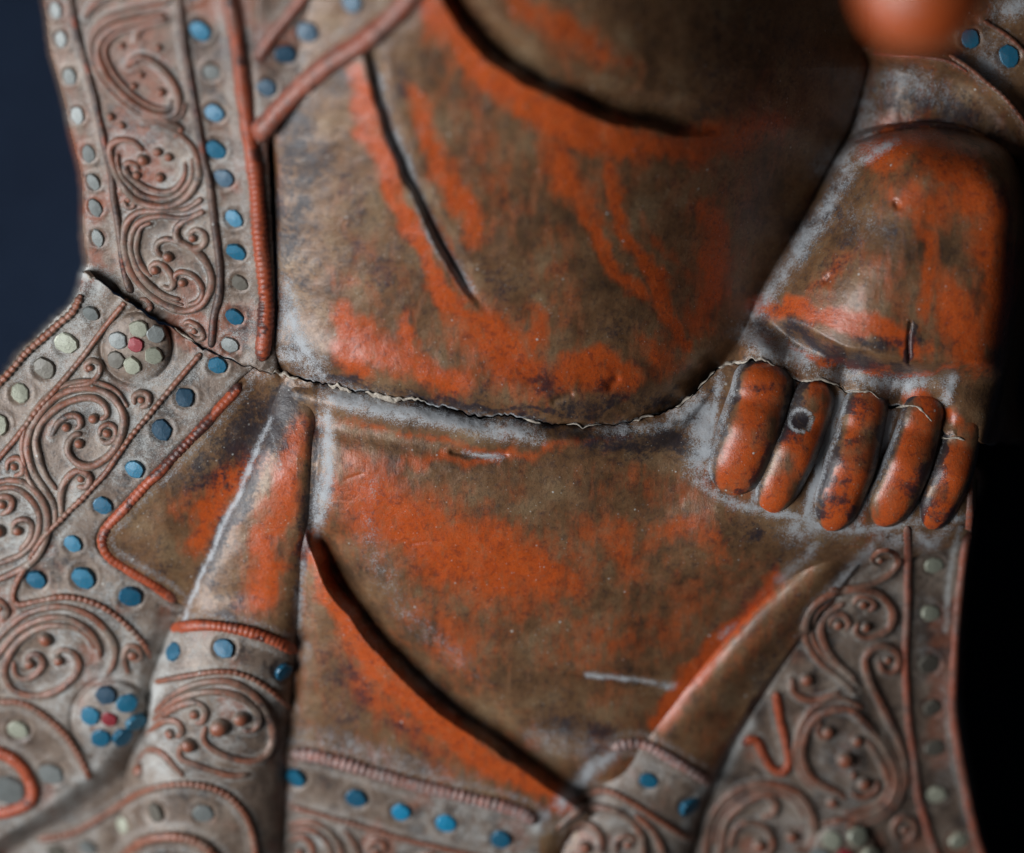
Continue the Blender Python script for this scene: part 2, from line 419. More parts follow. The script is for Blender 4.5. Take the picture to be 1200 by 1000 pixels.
DARK = [
  ([(1067, 378), (1064, 400), (1065, 425)], 4, 1.2),  # foot slit: dirt, plus shade painted over its lit wall
  ([(312, 515), (280, 590), (245, 680)], 15, .75), ([(345, 462), (335, 500)], 22, .75), ([(362, 500), (358, 600), (345, 720)], 12, .75), ([(230, 725), (300, 735)], 16, .6), ([(1040, 150), (1100, 152), (1150, 180)], 12, .8),  # left pleat's lit face and shadow side darkened in colour; last stroke chipped ankle rim
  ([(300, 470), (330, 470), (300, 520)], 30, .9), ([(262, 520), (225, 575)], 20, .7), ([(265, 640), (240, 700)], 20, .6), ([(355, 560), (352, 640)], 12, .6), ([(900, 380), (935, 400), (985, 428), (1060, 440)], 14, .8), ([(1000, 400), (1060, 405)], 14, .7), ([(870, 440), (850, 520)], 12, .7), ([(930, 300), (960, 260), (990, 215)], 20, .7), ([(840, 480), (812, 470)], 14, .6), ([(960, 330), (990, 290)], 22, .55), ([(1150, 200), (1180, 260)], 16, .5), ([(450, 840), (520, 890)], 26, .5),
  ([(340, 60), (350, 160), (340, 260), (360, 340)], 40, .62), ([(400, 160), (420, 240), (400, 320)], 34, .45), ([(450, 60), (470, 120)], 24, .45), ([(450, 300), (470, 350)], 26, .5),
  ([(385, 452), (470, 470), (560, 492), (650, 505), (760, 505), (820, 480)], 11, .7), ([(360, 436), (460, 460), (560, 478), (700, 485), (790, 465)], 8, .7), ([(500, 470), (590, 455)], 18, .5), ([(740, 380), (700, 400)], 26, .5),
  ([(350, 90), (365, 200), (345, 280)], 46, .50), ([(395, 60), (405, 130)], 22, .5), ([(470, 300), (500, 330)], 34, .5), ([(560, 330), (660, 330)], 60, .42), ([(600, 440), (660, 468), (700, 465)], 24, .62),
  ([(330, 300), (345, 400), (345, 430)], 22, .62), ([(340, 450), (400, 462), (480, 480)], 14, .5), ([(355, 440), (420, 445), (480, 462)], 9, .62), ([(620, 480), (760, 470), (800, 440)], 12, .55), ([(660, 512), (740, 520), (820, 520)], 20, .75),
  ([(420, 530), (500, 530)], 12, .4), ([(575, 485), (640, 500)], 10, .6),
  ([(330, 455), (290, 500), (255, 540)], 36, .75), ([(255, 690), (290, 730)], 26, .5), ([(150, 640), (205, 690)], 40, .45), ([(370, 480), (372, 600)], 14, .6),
  ([(395, 770), (415, 830), (380, 860)], 40, .55), ([(640, 835), (720, 870), (700, 890)], 34, .6), ([(840, 735), (930, 645)], 14, .5), ([(860, 620), (900, 625)], 24, .55),
  ([(930, 690), (890, 800), (850, 850)], 36, .45), ([(920, 380), (990, 430), (1050, 445)], 22, .62), ([(880, 390), (905, 365)], 20, .6), ([(1010, 395), (1050, 400)], 18, .6), ([(1070, 400), (1085, 415)], 16, .6),
  ([(985, 260), (1010, 300)], 36, .5), ([(960, 230), (930, 290)], 34, .55), ([(1040, 105), (1120, 130), (1165, 160)], 40, .62), ([(1000, 160), (960, 250), (910, 320)], 24, .5), ([(1060, 270), (1050, 290)], 18, .6),
  ([(235, 415), (200, 455), (178, 483)], 10, .7), ([(190, 395), (200, 430), (180, 445)], 22, .6), ([(155, 860), (170, 800)], 24, .45), ([(310, 820), (335, 900)], 36, .5), ([(100, 915), (70, 930)], 30, .5), ([(5, 975), (30, 965)], 30, .6),
  ([(1080, 640), (1085, 950)], 26, .45), ([(880, 860), (890, 830)], 24, .6),
  ([(870, -20), (860, 120), (840, 260)], 120, .42),  # painted shade over the belly flank that turns away from the window
]
DUST_LIT = [
  ([(385, 462), (430, 474), (490, 486), (560, 500), (625, 506)], 15, .85), ([(790, 490), (822, 480), (826, 530)], 16, .8),
  ([(400, 700), (460, 770), (530, 830), (600, 880)], 12, .38), ([(540, 30), (600, 78), (680, 118)], 12, .32),
  ([(928, 446), (908, 505), (881, 590)], 6, 1.0), ([(988, 462), (966, 530), (944, 604)], 6, 1.0), ([(1044, 482), (1024, 548), (1006, 614)], 6, 1.0), ([(1100, 500), (1086, 555), (1064, 612)], 6, 1.0), ([(842, 445), (832, 500), (826, 560)], 7, .8),
  ([(384, 480), (384, 560), (372, 630)], 9, .75), ([(400, 462), (450, 476), (520, 492)], 9, .8), ([(700, 505), (780, 500), (815, 490)], 10, .5), ([(340, 345), (350, 400), (375, 440)], 12, .7), ([(98, 322), (112, 316)], 9, 1.2),
  ([(890, 395), (900, 420)], 14, .8), ([(1075, 440), (1060, 455)], 9, .8), ([(1115, 445), (1108, 470)], 9, .8),
  ([(436, 75), (457, 150), (485, 222), (520, 290), (550, 340)], 9, .9), ([(385, 455), (425, 468), (470, 482)], 13, .85), ([(470, 480), (530, 492), (600, 505)], 12, .55), ([(545, 532), (590, 536)], 5, .7),  # first stroke paints the pale lit slope beside the belly fold
  ([(1000, 190), (955, 265), (905, 335), (880, 375)], 16, .62), ([(875, 385), (905, 410), (940, 425)], 20, .7), ([(960, 440), (1040, 450), (1080, 445), (1110, 450)], 14, .55), ([(818, 490), (825, 520), (815, 548)], 16, .85),
  ([(815, 562), (860, 588), (930, 606), (1000, 620), (1070, 615), (1130, 605)], 9, .75), ([(930, 625), (960, 610), (990, 615)], 22, .7), ([(1030, 628), (1000, 665), (960, 720)], 11, .6), ([(960, 640), (915, 680)], 10, .5),
  ([(318, 492), (290, 555), (262, 615), (235, 680), (212, 735)], 5, .8), ([(376, 480), (378, 540), (366, 625)], 7, .45), ([(345, 780), (352, 700), (356, 660)], 8, .5),
  ([(690, 790), (740, 798), (790, 803)], 5, .85), ([(845, 745), (860, 730)], 6, .6), ([(655, 945), (690, 905), (722, 878)], 12, .75), ([(880, 850), (845, 905), (815, 940), (800, 985)], 11, .7), ([(620, 975), (645, 955)], 14, .7), ([(420, 455), (380, 440)], 8, .2),
  ([(350, 850), (420, 880), (560, 925)], 22, .32), ([(625, 860), (690, 880)], 26, .35), ([(440, 560), (430, 620), (480, 720), (560, 790)], 22, .22),
  ([(200, 745), (185, 800), (178, 830)], 18, .75), ([(140, 860), (125, 895), (60, 950), (10, 965)], 26, .6), ([(330, 560), (320, 500)], 4, .3),
  ([(110, 350), (70, 390), (20, 440)], 22, .55), ([(200, 440), (150, 470), (165, 455)], 24, .55), ([(110, 340), (125, 325)], 18, .75), ([(240, 420), (225, 440)], 16, .6), ([(260, 395), (290, 400)], 16, .4), ([(330, 415), (370, 430), (365, 440)], 18, .55),
  ([(335, 330), (340, 410)], 10, .5), ([(130, 500), (60, 480)], 50, .25), ([(1015, 100), (1060, 95), (1100, 110)], 26, .42), ([(1000, 90), (1010, 160), (960, 200)], 24, .55), ([(1150, 55), (1165, 90)], 26, .55), ([(1170, 15), (1200, 10)], 18, .6),
  ([(1125, 620), (1112, 680), (1108, 740)], 6, .7), ([(1070, 625), (1090, 640), (1110, 620)], 14, .55), ([(1108, 790), (1110, 840), (1118, 900), (1132, 960)], 6, .45), ([(1035, 640), (1060, 630)], 14, .5),
  ([(1000, 760), (985, 745)], 22, .2), ([(1050, 165), (990, 200)], 8, .7), ([(985, 240), (1040, 280)], 60, .18), ([(470, 180), (500, 140)], 10, .15),
]
def paint(strokes, warp, grow, soft, seed):
    out = np.zeros(X.shape)
    PX = X + (fbm(X, Y, 46, seed) - 0.5) * warp * 2 + (fbm(X, Y, 13, seed + 7) - 0.5) * warp * 0.8
    PY = Y + (fbm(X, Y, 52, seed + 13) - 0.5) * warp * 2.6 + (fbm(X, Y, 13, seed + 19) - 0.5) * warp * 0.8
    for pts, w, k in strokes:
        d, s, t = polyd(pts, w * grow * 1.7 + warp, 6.0, P=(PX, PY))
        f = k * np.exp(-(d / (w * grow)) ** soft)
        f *= 0.72 + 0.28 * np.sin(np.pi * np.clip(t * 0.9 + 0.05, 0, 1))
        out = np.maximum(out, np.where(d < 9000, f, 0))
    return out
WR = paint(RED, 15, 0.94, 1.7, 300) * (0.80 + 0.5 * fbm(X, Y, 30, 340))
WR = np.maximum(WR, 0.05 + 0.22 * smooth(0.38, 0.75, fbm(X, Y * 0.6, 60, 350)))
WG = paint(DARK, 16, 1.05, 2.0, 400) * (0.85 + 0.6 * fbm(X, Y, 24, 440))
WB = paint(DUST_LIT, 5, 0.85, 1.6, 500) * (0.30 + 1.2 * fbm(X, Y, 10, 540)) * 1.2

# plaster shows white along the broken edge
edge = np.exp(-(V / 1.6) ** 2) * smooth(0.35, 0.7, vnoise(X, X * 0 + 11, 14, 95)) * smooth(90, 120, X)
WB = np.maximum(WB, edge * 0.95)

# ------------------------------------------------------------------ relief
S = 0.5 * softplus(430 - Y) - 0.45 * softplus(Y - 545)
und = (fbm(X, Y, 70, 11) - 0.5) * 5 + (fbm(X, Y, 24, 21) - 0.5) * 1.6

FN1, FN2 = fbm(X, Y, 38, 810), fbm(X, Y, 38, 830)
def fold(pts, raise_, wl, depth, w, taper=(0.12, 0.12)):
    d, s, t = polyd(pts, max(wl * 4, w * 1.2), P=(X + (FN1 - 0.5) * 9, Y + (FN2 - 0.5) * 9))
    T = smooth(0, taper[0], t) * (1 - smooth(1 - taper[1], 1, t)) if taper else 1.0
    q = d / w
    bump = np.where(q < 0.30, smooth(0, 0.30, q), np.clip(1 - (q - 0.30) / 0.70, 0, 1) ** 1.6)
    pos = raise_ * np.exp(-(d / wl) ** 1.3)
    neg = raise_ * np.exp(-d / 4.0) - depth * bump * (0.70 + 0.55 * FN1)
    r = np.where(s > 0, pos, neg)
    return np.where(d < 9000, r * T, 0.0)

parts = {}     # key -> dict(H, sd, name)
def part(key, name, sd, H, upper=None, wall=False, fall=2.6, rim=3.0, mat=None, label=None):
    """a sheet of relief inside an outline; past the outline it dives under its neighbours (or down to the cloth)"""
    H = H.copy()
    H -= rim * np.exp(np.minimum(sd, 0) / 2.2) * (sd < 3)                 # softly rounded edge
    out = np.maximum(sd, 0)
    H -= fall * out
    keep = sd < (3.2 if wall else 16)
    if wall:
        deep = sd > 1.2
        H = np.where(deep, np.minimum(H, CLOTH_Z + 0.5), H)
    if upper is True: keep &= UPPER
    if upper is False: keep &= lowmask
    parts[key] = dict(name=name, H=H, keep=keep, mat=mat or M_BODY, label=label)

lip_u = -5.0 * np.exp(-np.abs(V) / 0.6) + 4.5 * (vnoise(X, X * 0 + np.where(V > 0, 31, 57), 22, 96) - 0.35) * np.exp(-np.abs(V) / 6) + 4.5 * (fbm(X, Y, 8, 780) - 0.5) * np.exp(-np.abs(VS) / 11)
lip = lip_u * smooth(85, 120, X)

# upper robe (belly)
xr = np.interp(Y, [-250, 0, 80, 150, 330, 400, 440, 520], [1050, 1022, 1015, 990, 905, 872, 850, 815])
TB = np.interp(Y, [0, 250, 330, 410, 520], [-60, -50, -35, -12, -12])
uL = np.clip((560 - X) / 258, 0, 1.2); uR = np.clip((X - 560) / (xr - 560), 0, 1.2)
Ht = np.where(X < 560, S + 80 - 62 * uL ** 3.2, TB + (S + 80 - TB) * (1 - uR ** 2.5))
Ht = Ht + und - 16 * np.exp(np.minimum(VS, 0) / 16) + 5 * np.exp(-((VS + 34) / 20) ** 2)
Ht += fold([(422, 40), (440, 125), (465, 195), (500, 270), (545, 345), (575, 380)], 5, 22, 12, 28, (0.1, 0.25))
Ht += fold([(490, -60), (505, -20), (530, 25), (580, 75), (650, 117), (740, 150), (850, 160)], 9, 34, 25, 50, (0.02, 0.2))
Ht -= 3.5 * np.exp(-(polyd([(715, 452), (722, 445)], 20)[0] / 5) ** 2) + 3 * np.exp(-(polyd([(650, 470), (668, 462)], 20)[0] / 4) ** 2)
torso_poly = [(330, -260), (316, -100), (312, 0), (318, 100), (324, 200), (326, 300), (324, 400), (318, 470), (500, 540), (720, 560), (800, 520), (850, 440), (872, 400), (905, 330), (990, 150), (1015, 80), (1022, 0), (1050, -250)]
part('torso', 'upper_robe', polysd(torso_poly), Ht + lip, upper=True, rim=1.0)

# upper-left border plate
Hb = S + 34 - 0.16 * np.maximum(300 - X, 0) - 0.0 + und * 0.5
lb_poly = [(300, -260), (302, -100), (304, 0), (308, 100), (314, 180), (318, 260), (322, 340), (322, 400), (320, 470), (240, 470), (100, 420), (60, 360), (92, 330), (101, 316), (102, 302), (99, 285), (98, 258), (97, 210), (91, 182), (84, 155), (78, 125), (70, 95), (65, 78), (60, 60), (56, 25), (52, 0), (40, -100), (20, -260)]
part('border_ul', 'robe_border', polysd(lb_poly), Hb + lip, upper=True, wall=True, mat=M_ORN, label='narrow upper robe border with scrolls and blue glass down its inner edge')

# strap and inner band between border and belly
Hi = S + 40 + und * 0.4
in_poly = [(300, -200), (300, 0), (300, 160), (318, 148), (345, 115), (395, 70), (440, 40), (478, 5), (520, -60), (560, -200)]
part('band', 'robe_band', polysd(in_poly), Hi + 30 * smooth(0, 200, 160 - Y) * 0.5, upper=True, mat=M_ORN, label='pale gilded inner band with dark blue glass beside the shoulder roll')

# lower-left flared border
cordF = [(283, 450), (265, 470), (240, 498), (212, 527), (190, 550), (165, 575), (145, 597), (126, 618), (120, 635), (128, 652), (150, 667), (180, 685), (207, 704)]
dF, sF, tF = polyd(cordF, 60)
Hll = S + 30 + und * 0.5 - 0.05 * np.maximum(250 - X, 0)
Hll += 10 * smooth(620, 720, Y) * smooth(220, 120, X) - 44 * smooth(-34, 12, X - np.interp(Y, [700, 800, 850, 900, 950, 1000], [214, 192, 182, 146, 80, 0])) * smooth(690, 780, Y)
ll_poly = [(103, 296), (93, 340), (80, 360), (65, 373), (48, 390), (30, 405), (18, 420), (5, 437), (-60, 505), (-240, 700), (-240, 1260), (300, 1260), (250, 900), (235, 800), (235, 722), (205, 706), (178, 688), (148, 671), (122, 652), (112, 635), (120, 614), (142, 592), (188, 546), (238, 494), (280, 446), (300, 410), (200, 340), (150, 300)]
part('border_ll', 'robe_border', polysd(ll_poly), Hll + lip, upper=False, wall=True, mat=M_ORN, label='flaring lower robe border with large scrolls, rosettes and two gem rows')

# panel between the border cord and the pleat
Hp = S + 26 + und - 10 * smooth(60, 0, polyd([(318, 492), (290, 555), (262, 615), (235, 680), (212, 735)], 70)[0]) + 6
pan_poly = [(283, 452), (265, 472), (212, 529), (165, 577), (126, 622), (122, 635), (130, 650), (180, 683), (212, 706), (240, 720), (330, 600), (360, 420), (320, 420)]
part('panel', 'robe_panel', polysd(pan_poly), Hp + lip, upper=False, fall=1.5, rim=2)

# left pleat: a rounded fold running down to the hem
pl = np.interp(Y, [400, 490, 560, 640, 740, 800, 900, 1000, 1260], [335, 316, 287, 250, 205, 180, 165, 150, 120])
pr = np.interp(Y, [400, 470, 640, 740, 850, 1000, 1260], [373, 374, 364, 350, 340, 334, 325])
u = np.clip((X - (pl + pr) / 2) / ((pr - pl) / 2), -1.25, 1.25)
ph = np.interp(Y, [420, 520, 740, 1000], [22, 34, 52, 60])
f_round = np.sqrt(np.clip(1 - np.abs(u) ** 2.4, 0, 1))
f_ramp = np.where(u < 0.62, (np.clip(u + 1, 0, 2) / 1.62) ** 0.62, np.sqrt(np.clip(1 - np.clip((u - 0.62) / 0.38, 0, 1) ** 2.2, 0, 1)))
kp = smooth(690, 790, Y)
Hpl = S + 22 + ph * (f_round * kp + (0.30 * f_ramp + 0.32 * f_round) * (1 - kp)) - 90 * np.maximum(np.abs(u) - 1, 0) + und
sdp = np.abs(X - (pl + pr) / 2) - (pr - pl) / 2
part('pleat_l', 'pleat', sdp + 1e4 * (Y < 380), Hpl + lip, upper=False, mat=M_BODY, fall=0.5, rim=0, label='rounded pleat of the robe beside the flared border')

# lap
xv = np.where(X > 560, (X - 560) / 280, (560 - X) / 280)
Hl = S + 62 - np.where(X > 560, 42, 34) * np.clip(xv, 0, 1.7) ** 2 + und - 12 * np.exp(-np.maximum(VS, 0) / 7) + 7 * np.exp(-((VS - 20) / 14) ** 2) - 4 * np.exp(-((VS - 50) / 14) ** 2)
tz = smooth(730, 850, X) * smooth(720, 590, Y)
Hl = Hl * (1 - tz) + np.maximum(Hl, 31 + und - 0.05 * np.maximum(Y - 520, 0) - 0.06 * np.maximum(X - 1000, 0)) * tz
foldF3 = [(358, 600), (363, 640), (385, 690), (412, 732), (452, 778), (520, 838), (590, 890), (665, 938), (720, 970)]
Hl += fold(foldF3, 10, 40, 32, 62, (0.10, 0.05))
Hl -= 9 * np.exp(-np.maximum(X - np.interp(Y, [440, 520, 620, 740, 860], [374, 374, 366, 352, 342]), 0) / 10) * (1 - 0.6 * smooth(800, 860, Y))
# dents and scratches
dd_, ss_, t_d = polyd([(660, 788), (720, 795), (800, 803)], 30)
Hl -= 4.5 * np.exp(-(dd_ / 3.4) ** 2) * np.sin(np.pi * np.clip(t_d, 0, 1)) ** 0.7 * (0.6 + 0.8 * vnoise(X, Y, 15, 801))
dd_, ss_, t_d = polyd([(650, 780), (720, 786), (800, 795)], 40)
Hl += 3.0 * np.exp(-(dd_ / 6.0) ** 2) * np.sin(np.pi * np.clip(t_d, 0, 1)) ** 0.7
Hl -= 4 * np.exp(-(polyd([(530, 530), (560, 534), (592, 532)], 20)[0] / 3) ** 2)
for i_ in range(46):
    a_ = rng.uniform(-0.35, 0.5); l_ = rng.uniform(8, 40); x_, y_ = rng.uniform(390, 900), rng.uniform(520, 860)
    d_ = polyd([(x_, y_), (x_ + l_ * math.cos(a_), y_ + l_ * math.sin(a_))], 8)[0]
    Hl -= rng.uniform(-0.5, 0.9) * np.exp(-(d_ / rng.uniform(0.9, 1.6)) ** 2)
lap_poly = [(345, 400), (345, 600), (325, 740), (315, 850), (305, 1000), (295, 1260), (620, 1260), (640, 1000), (690, 940), (760, 880), (850, 790), (930, 710), (1010, 650), (1118, 620), (1122, 520), (1090, 420), (820, 400), (600, 430)]
part('lap', 'lower_robe', polysd(lap_poly), Hl + lip, upper=False, fall=0.6, rim=0.5)

# right pleat
ax_ = [(1060, 560), (1002, 630), (945, 690), (886, 754), (828, 822), (775, 898), (735, 980), (690, 1080), (640, 1260)]
d2, s2, t2 = polyd(ax_, 130)
hw = np.interp(Y, [560, 625, 700, 760, 830, 900, 1000, 1260], [14, 19, 29, 34, 42, 60, 76, 90])
u2 = np.clip(-s2 * d2 / hw, -1.3, 1.3)       # -1 toward the lap, +1 toward the right border
u2 = np.where(d2 > 9000, 1.3, u2)
Hp2 = S - 2 + 0.10 * np.maximum(Y - 640, 0) * 0.5 + np.interp(Y, [600, 760, 1000], [16, 28, 46]) * (np.sqrt(np.clip(1 - np.abs(u2) ** 2.4, 0, 1)) * smooth(830, 900, Y)
    + np.where(u2 < -0.1, np.sqrt(np.clip(1 - np.clip((-0.1 - u2) / 0.9, 0, 1) ** 2.2, 0, 1)), 1 - 0.75 * smooth(-0.1, 1.1, u2)) * (1 - smooth(830, 900, Y))) - 60 * np.maximum(np.abs(u2) - 1, 0) + und
part('pleat_r', 'pleat', d2 - hw, Hp2 + lip, upper=False, fall=0.5, rim=0, label='narrow reddish pleat running down from below the toes')

# right border
Hr = S - 6 + und * 0.5 - 0.22 * np.maximum(X - 1000, 0) + 0.06 * np.maximum(Y - 640, 0)
rb_poly = [(1020, 560), (1140, 545), (1142, 600), (1134, 650), (1127, 720), (1123, 800), (1124, 830), (1131, 880), (1139, 930), (1147, 970), (1156, 1000), (1250, 1260), (640, 1260), (740, 1010), (800, 960), (860, 870), (930, 760), (1000, 670)]
part('border_r', 'robe_border', polysd(rb_poly), Hr + lip, upper=False, wall=True, mat=M_ORN, label='dark right robe border with scrolls and a column of pale glass')

# foot, instep down to the crack above the toes
fl = np.interp(Y, [100, 150, 200, 260, 340, 400, 440, 530], [1010, 985, 975, 945, 893, 868, 842, 830])
fr = np.interp(Y, [100, 150, 180, 215, 260, 350, 450, 540], [1138, 1170, 1188, 1198, 1202, 1196, 1178, 1154])
fm = fl * 0.46 + fr * 0.54
uf_ = np.where(X < fm, (fm - X) / (fm - fl), (X - fm) / (fr - fm))
prof = np.where(X < fm, (1 - np.clip(uf_, 0, 1) ** 2.0), np.sqrt(np.clip(1 - np.clip(uf_, 0, 1) ** 8.0, 0, 1)))
# rounded ankle end
dtop = (Y - (150 + 0.0011 * (X - 1085) ** 2 * 2.2))
topr = np.sqrt(np.clip(1 - np.clip(1 - dtop / 75, 0, 1) ** 2.2, 0, 1))
fh = 122 - 20 * smooth(300, 420, Y)
stepd = polyd([(885, 378), (930, 390), (985, 420), (1040, 432), (1110, 436), (1170, 440)], 120)
stp = np.where(stepd[1] < 0, 1.0, 0.0)
side = -stepd[1] * stepd[0]
st_ = np.where(np.abs(side) < 9000, smooth(16, -12, side), (Y > 405).astype(float))
Hf = -8 + (fh * prof * topr) * (1 - 0.42 * st_) + und * 0.9
nearT = smooth(-52, -12, VS) * smooth(838, 875, X) * smooth(1158, 1128, X)
ridge = 0
for tx_, ty_, tw_ in ((889, 424, 30), (958, 446, 26), (1015, 459, 28), (1080, 470, 26), (1128, 490, 22)):
    ridge = np.maximum(ridge, np.clip(1 - ((X - tx_ + (Y - ty_) * 0.3) / tw_) ** 2, 0, 1))
Hf = Hf * (1 - nearT) + nearT * (36 + 14 * ridge - 0.03 * np.maximum(X - 1000, 0) * 3 + und)
Hf = np.where(X > fm, Hf - 200 * np.clip(uf_ - 0.97, 0, 1) ** 1.2 * 4, Hf)
Hf -= 6 * np.exp(-(polyd([(1067, 378), (1064, 400), (1065, 425)], 20)[0] / 1.5) ** 2)
Hf -= 4 * np.exp(-(polyd([(1050, 238), (1052, 242)], 20)[0] / 3.5) ** 2) + 4 * np.exp(-(polyd([(972, 325), (968, 330)], 20)[0] / 3.5) ** 2)
ft_poly = [(1040, 148), (1085, 143), (1138, 150), (1180, 180), (1197, 215), (1201, 262), (1195, 350), (1177, 450), (1156, 560), (820, 560), (842, 440), (868, 400), (893, 340), (945, 260), (985, 190), (1010, 160)]
part('foot', 'foot', polysd(ft_poly), Hf + lip, upper=True, wall=False, fall=8.0, rim=4)

# robe cuff above the foot
cuff_ridge = [(985, 45), (1030, 62), (1080, 68), (1120, 74), (1150, 92), (1185, 125), (1215, 170), (1240, 230)]
dc, sc_, tc = polyd(cuff_ridge, 200)
sdc = -sc_ * dc
Hc = 12 + und * 1.4 + 16 * np.exp(-(dc / 12) ** 2) - 0.32 * np.clip(np.where(sc_ > 0, dc, 0), 0, 90) + 0.15 * np.where(sc_ < 0, np.minimum(dc, 150), 0) - 0.10 * np.maximum(X - 1050, 0)
Hc -= 75 * np.exp(-np.maximum(X - xr, 0) / 34) * smooth(430, 330, Y)
cf_poly = [(880, -260), (900, 100), (870, 300), (855, 420), (900, 400), (980, 280), (1010, 240), (1080, 210), (1150, 215), (1175, 190), (1200, 190), (1255, 260), (1330, 240), (1330, -260)]
part('cuff', 'robe_cuff', polysd(cf_poly), Hc, upper=None, wall=False, fall=5, rim=3, label='dusty robe cuff with a beaded edge above the ankle')

KEYS = list(parts)

# ------------------------------------------------------------------ ornament lists
# (border key, name, points, radius, style)   styles: s scroll, r ridge, c orange beaded cord, d dull beaded cord, k plain roll
T = []
def tb(key, name, pts, r, style): T.append((key, name, pts, r, style))
A = 'border_ul'
tb(A, 'ridge', [(70, -120), (78, -40), (83, 0), (88, 30), (95, 55), (103, 85), (110, 110), (116, 140), (124, 175), (130, 200), (133, 230), (138, 260), (143, 300), (150, 332), (155, 344)], 4.5, 'r')
tb(A, 'ridge', [(200, -120), (206, -40), (210, 0), (213, 30), (219, 70), (226, 110), (233, 150), (239, 185), (246, 215), (250, 250), (255, 290), (258, 320), (257, 345), (251, 370), (248, 398), (247, 408)], 5, 'r')
tb(A, 'beaded_cord', [(255, -160), (264, -60), (270, 0), (278, 50), (284, 100), (291, 150), (297, 190), (301, 230), (304, 270), (308, 310), (311, 345), (311, 380), (308, 410), (306, 424)], 9.5, 'c')
SC = lambda key, pts, r=3.0: tb(key, 'scroll_ornament', pts, r, 's')
SC(A, [(150, 76), (165, 67), (185, 76), (203, 97), (209, 120), (202, 134), (178, 133), (152, 117), (128, 92), (115, 66), (118, 46), (135, 31), (165, 23), (195, 17)], 4)
SC(A, [(120, 85), (107, 62), (108, 40), (125, 22), (155, 12), (190, 4), (203, -10)], 3.2)
SC(A, [(198, 22), (175, 28), (163, 35), (160, 47)], 3)
SC(A, [(100, 20), (110, 5), (135, -8), (170, -18)], 3)
SC(A, [(168, 140), (195, 148), (222, 168), (232, 190), (231, 212), (216, 232), (192, 242), (163, 236), (142, 214), (131, 188), (129, 172), (140, 164), (156, 166), (169, 178)], 3.2)
SC(A, [(160, 134), (192, 141), (215, 150)], 3)
SC(A, [(217, 190), (216, 205), (206, 221), (190, 225), (172, 220), (157, 211), (147, 199), (149, 191), (158, 192), (164, 200)], 2.6)
SC(A, [(225, 185), (224, 208), (210, 227), (190, 233), (166, 228), (148, 212), (138, 194), (137, 180)], 2.4)
SC(A, [(238, 232), (216, 245), (186, 246), (162, 249), (148, 262), (145, 285), (151, 312), (166, 336), (190, 355), (214, 364), (234, 358), (246, 341), (247, 322), (236, 300), (216, 286), (196, 280), (185, 285), (184, 294), (191, 302)], 3.2)
SC(A, [(240, 247), (216, 255), (187, 253), (166, 258), (156, 270), (153, 290), (160, 312), (173, 331), (193, 346), (212, 352)], 2.6)
SC(A, [(178, 261), (166, 266), (161, 278), (160, 296), (167, 313), (178, 325)], 2.4)
SC(A, [(180, 323), (177, 313), (186, 308), (197, 317), (203, 330), (199, 338), (190, 335)], 2.6)
SC(A, [(206, 331), (205, 323), (213, 319), (226, 323), (235, 333), (237, 345), (231, 354), (219, 358)], 2.6)
SC(A, [(240, 248), (217, 258), (207, 267), (207, 279), (217, 289), (232, 291), (240, 283), (238, 273), (229, 269), (221, 275)], 2.8)
SC(A, [(140, 226), (147, 222), (156, 230), (156, 241), (149, 243), (145, 235)], 2.4)
SC(A, [(214, 381), (222, 377), (234, 384), (238, 395), (229, 398), (221, 391)], 2.4)
SC(A, [(163, 350), (172, 352), (176, 361), (169, 364)], 2.4)
def SC2(key, pts, r, offs):
    q = cr(pts, 12.0); tn = np.gradient(q, axis=0); tn /= np.linalg.norm(tn, axis=1, keepdims=True)
    for of in offs: SC(key, [tuple(v) for v in q + np.stack([-tn[:, 1], tn[:, 0]], 1) * of], r)
SC2(A, [(209, 118), (202, 134), (178, 133), (152, 117), (128, 92), (115, 66), (118, 46), (135, 31), (165, 23)], 2.2, (-8, 8))
SC2(A, [(145, 285), (151, 312), (166, 336), (190, 355), (214, 364)], 1.8, (-6,))
KN = []   # knobs: key, x, y, r
for x_, y_, r_ in [(143, 54, 5), (186, 56, 5), (165, 88, 5), (157, 101, 5), (189, 108, 6), (130, 137, 5.5), (143, 147, 5), (168, 187, 8), (185, 178, 6), (198, 184, 6), (188, 208, 6.5), (161, 205, 5.5), (197, 301, 7), (182, 316, 6), (214, 331, 6), (226, 279, 5.5), (151, 234, 4), (228, 388, 4), (212, 152, 4), (207, 158, 4)]:
    KN.append((A, x_, y_, r_))

I = 'band'
tb(I, 'shoulder_roll', [(296, 163), (312, 146), (335, 120), (380, 78), (430, 45), (470, 8), (520, -60), (570, -160)], 13, 'k')
tb(I, 'roll', [(299, 72), (318, 42), (338, 18), (360, -12), (390, -60)], 7, 'k')

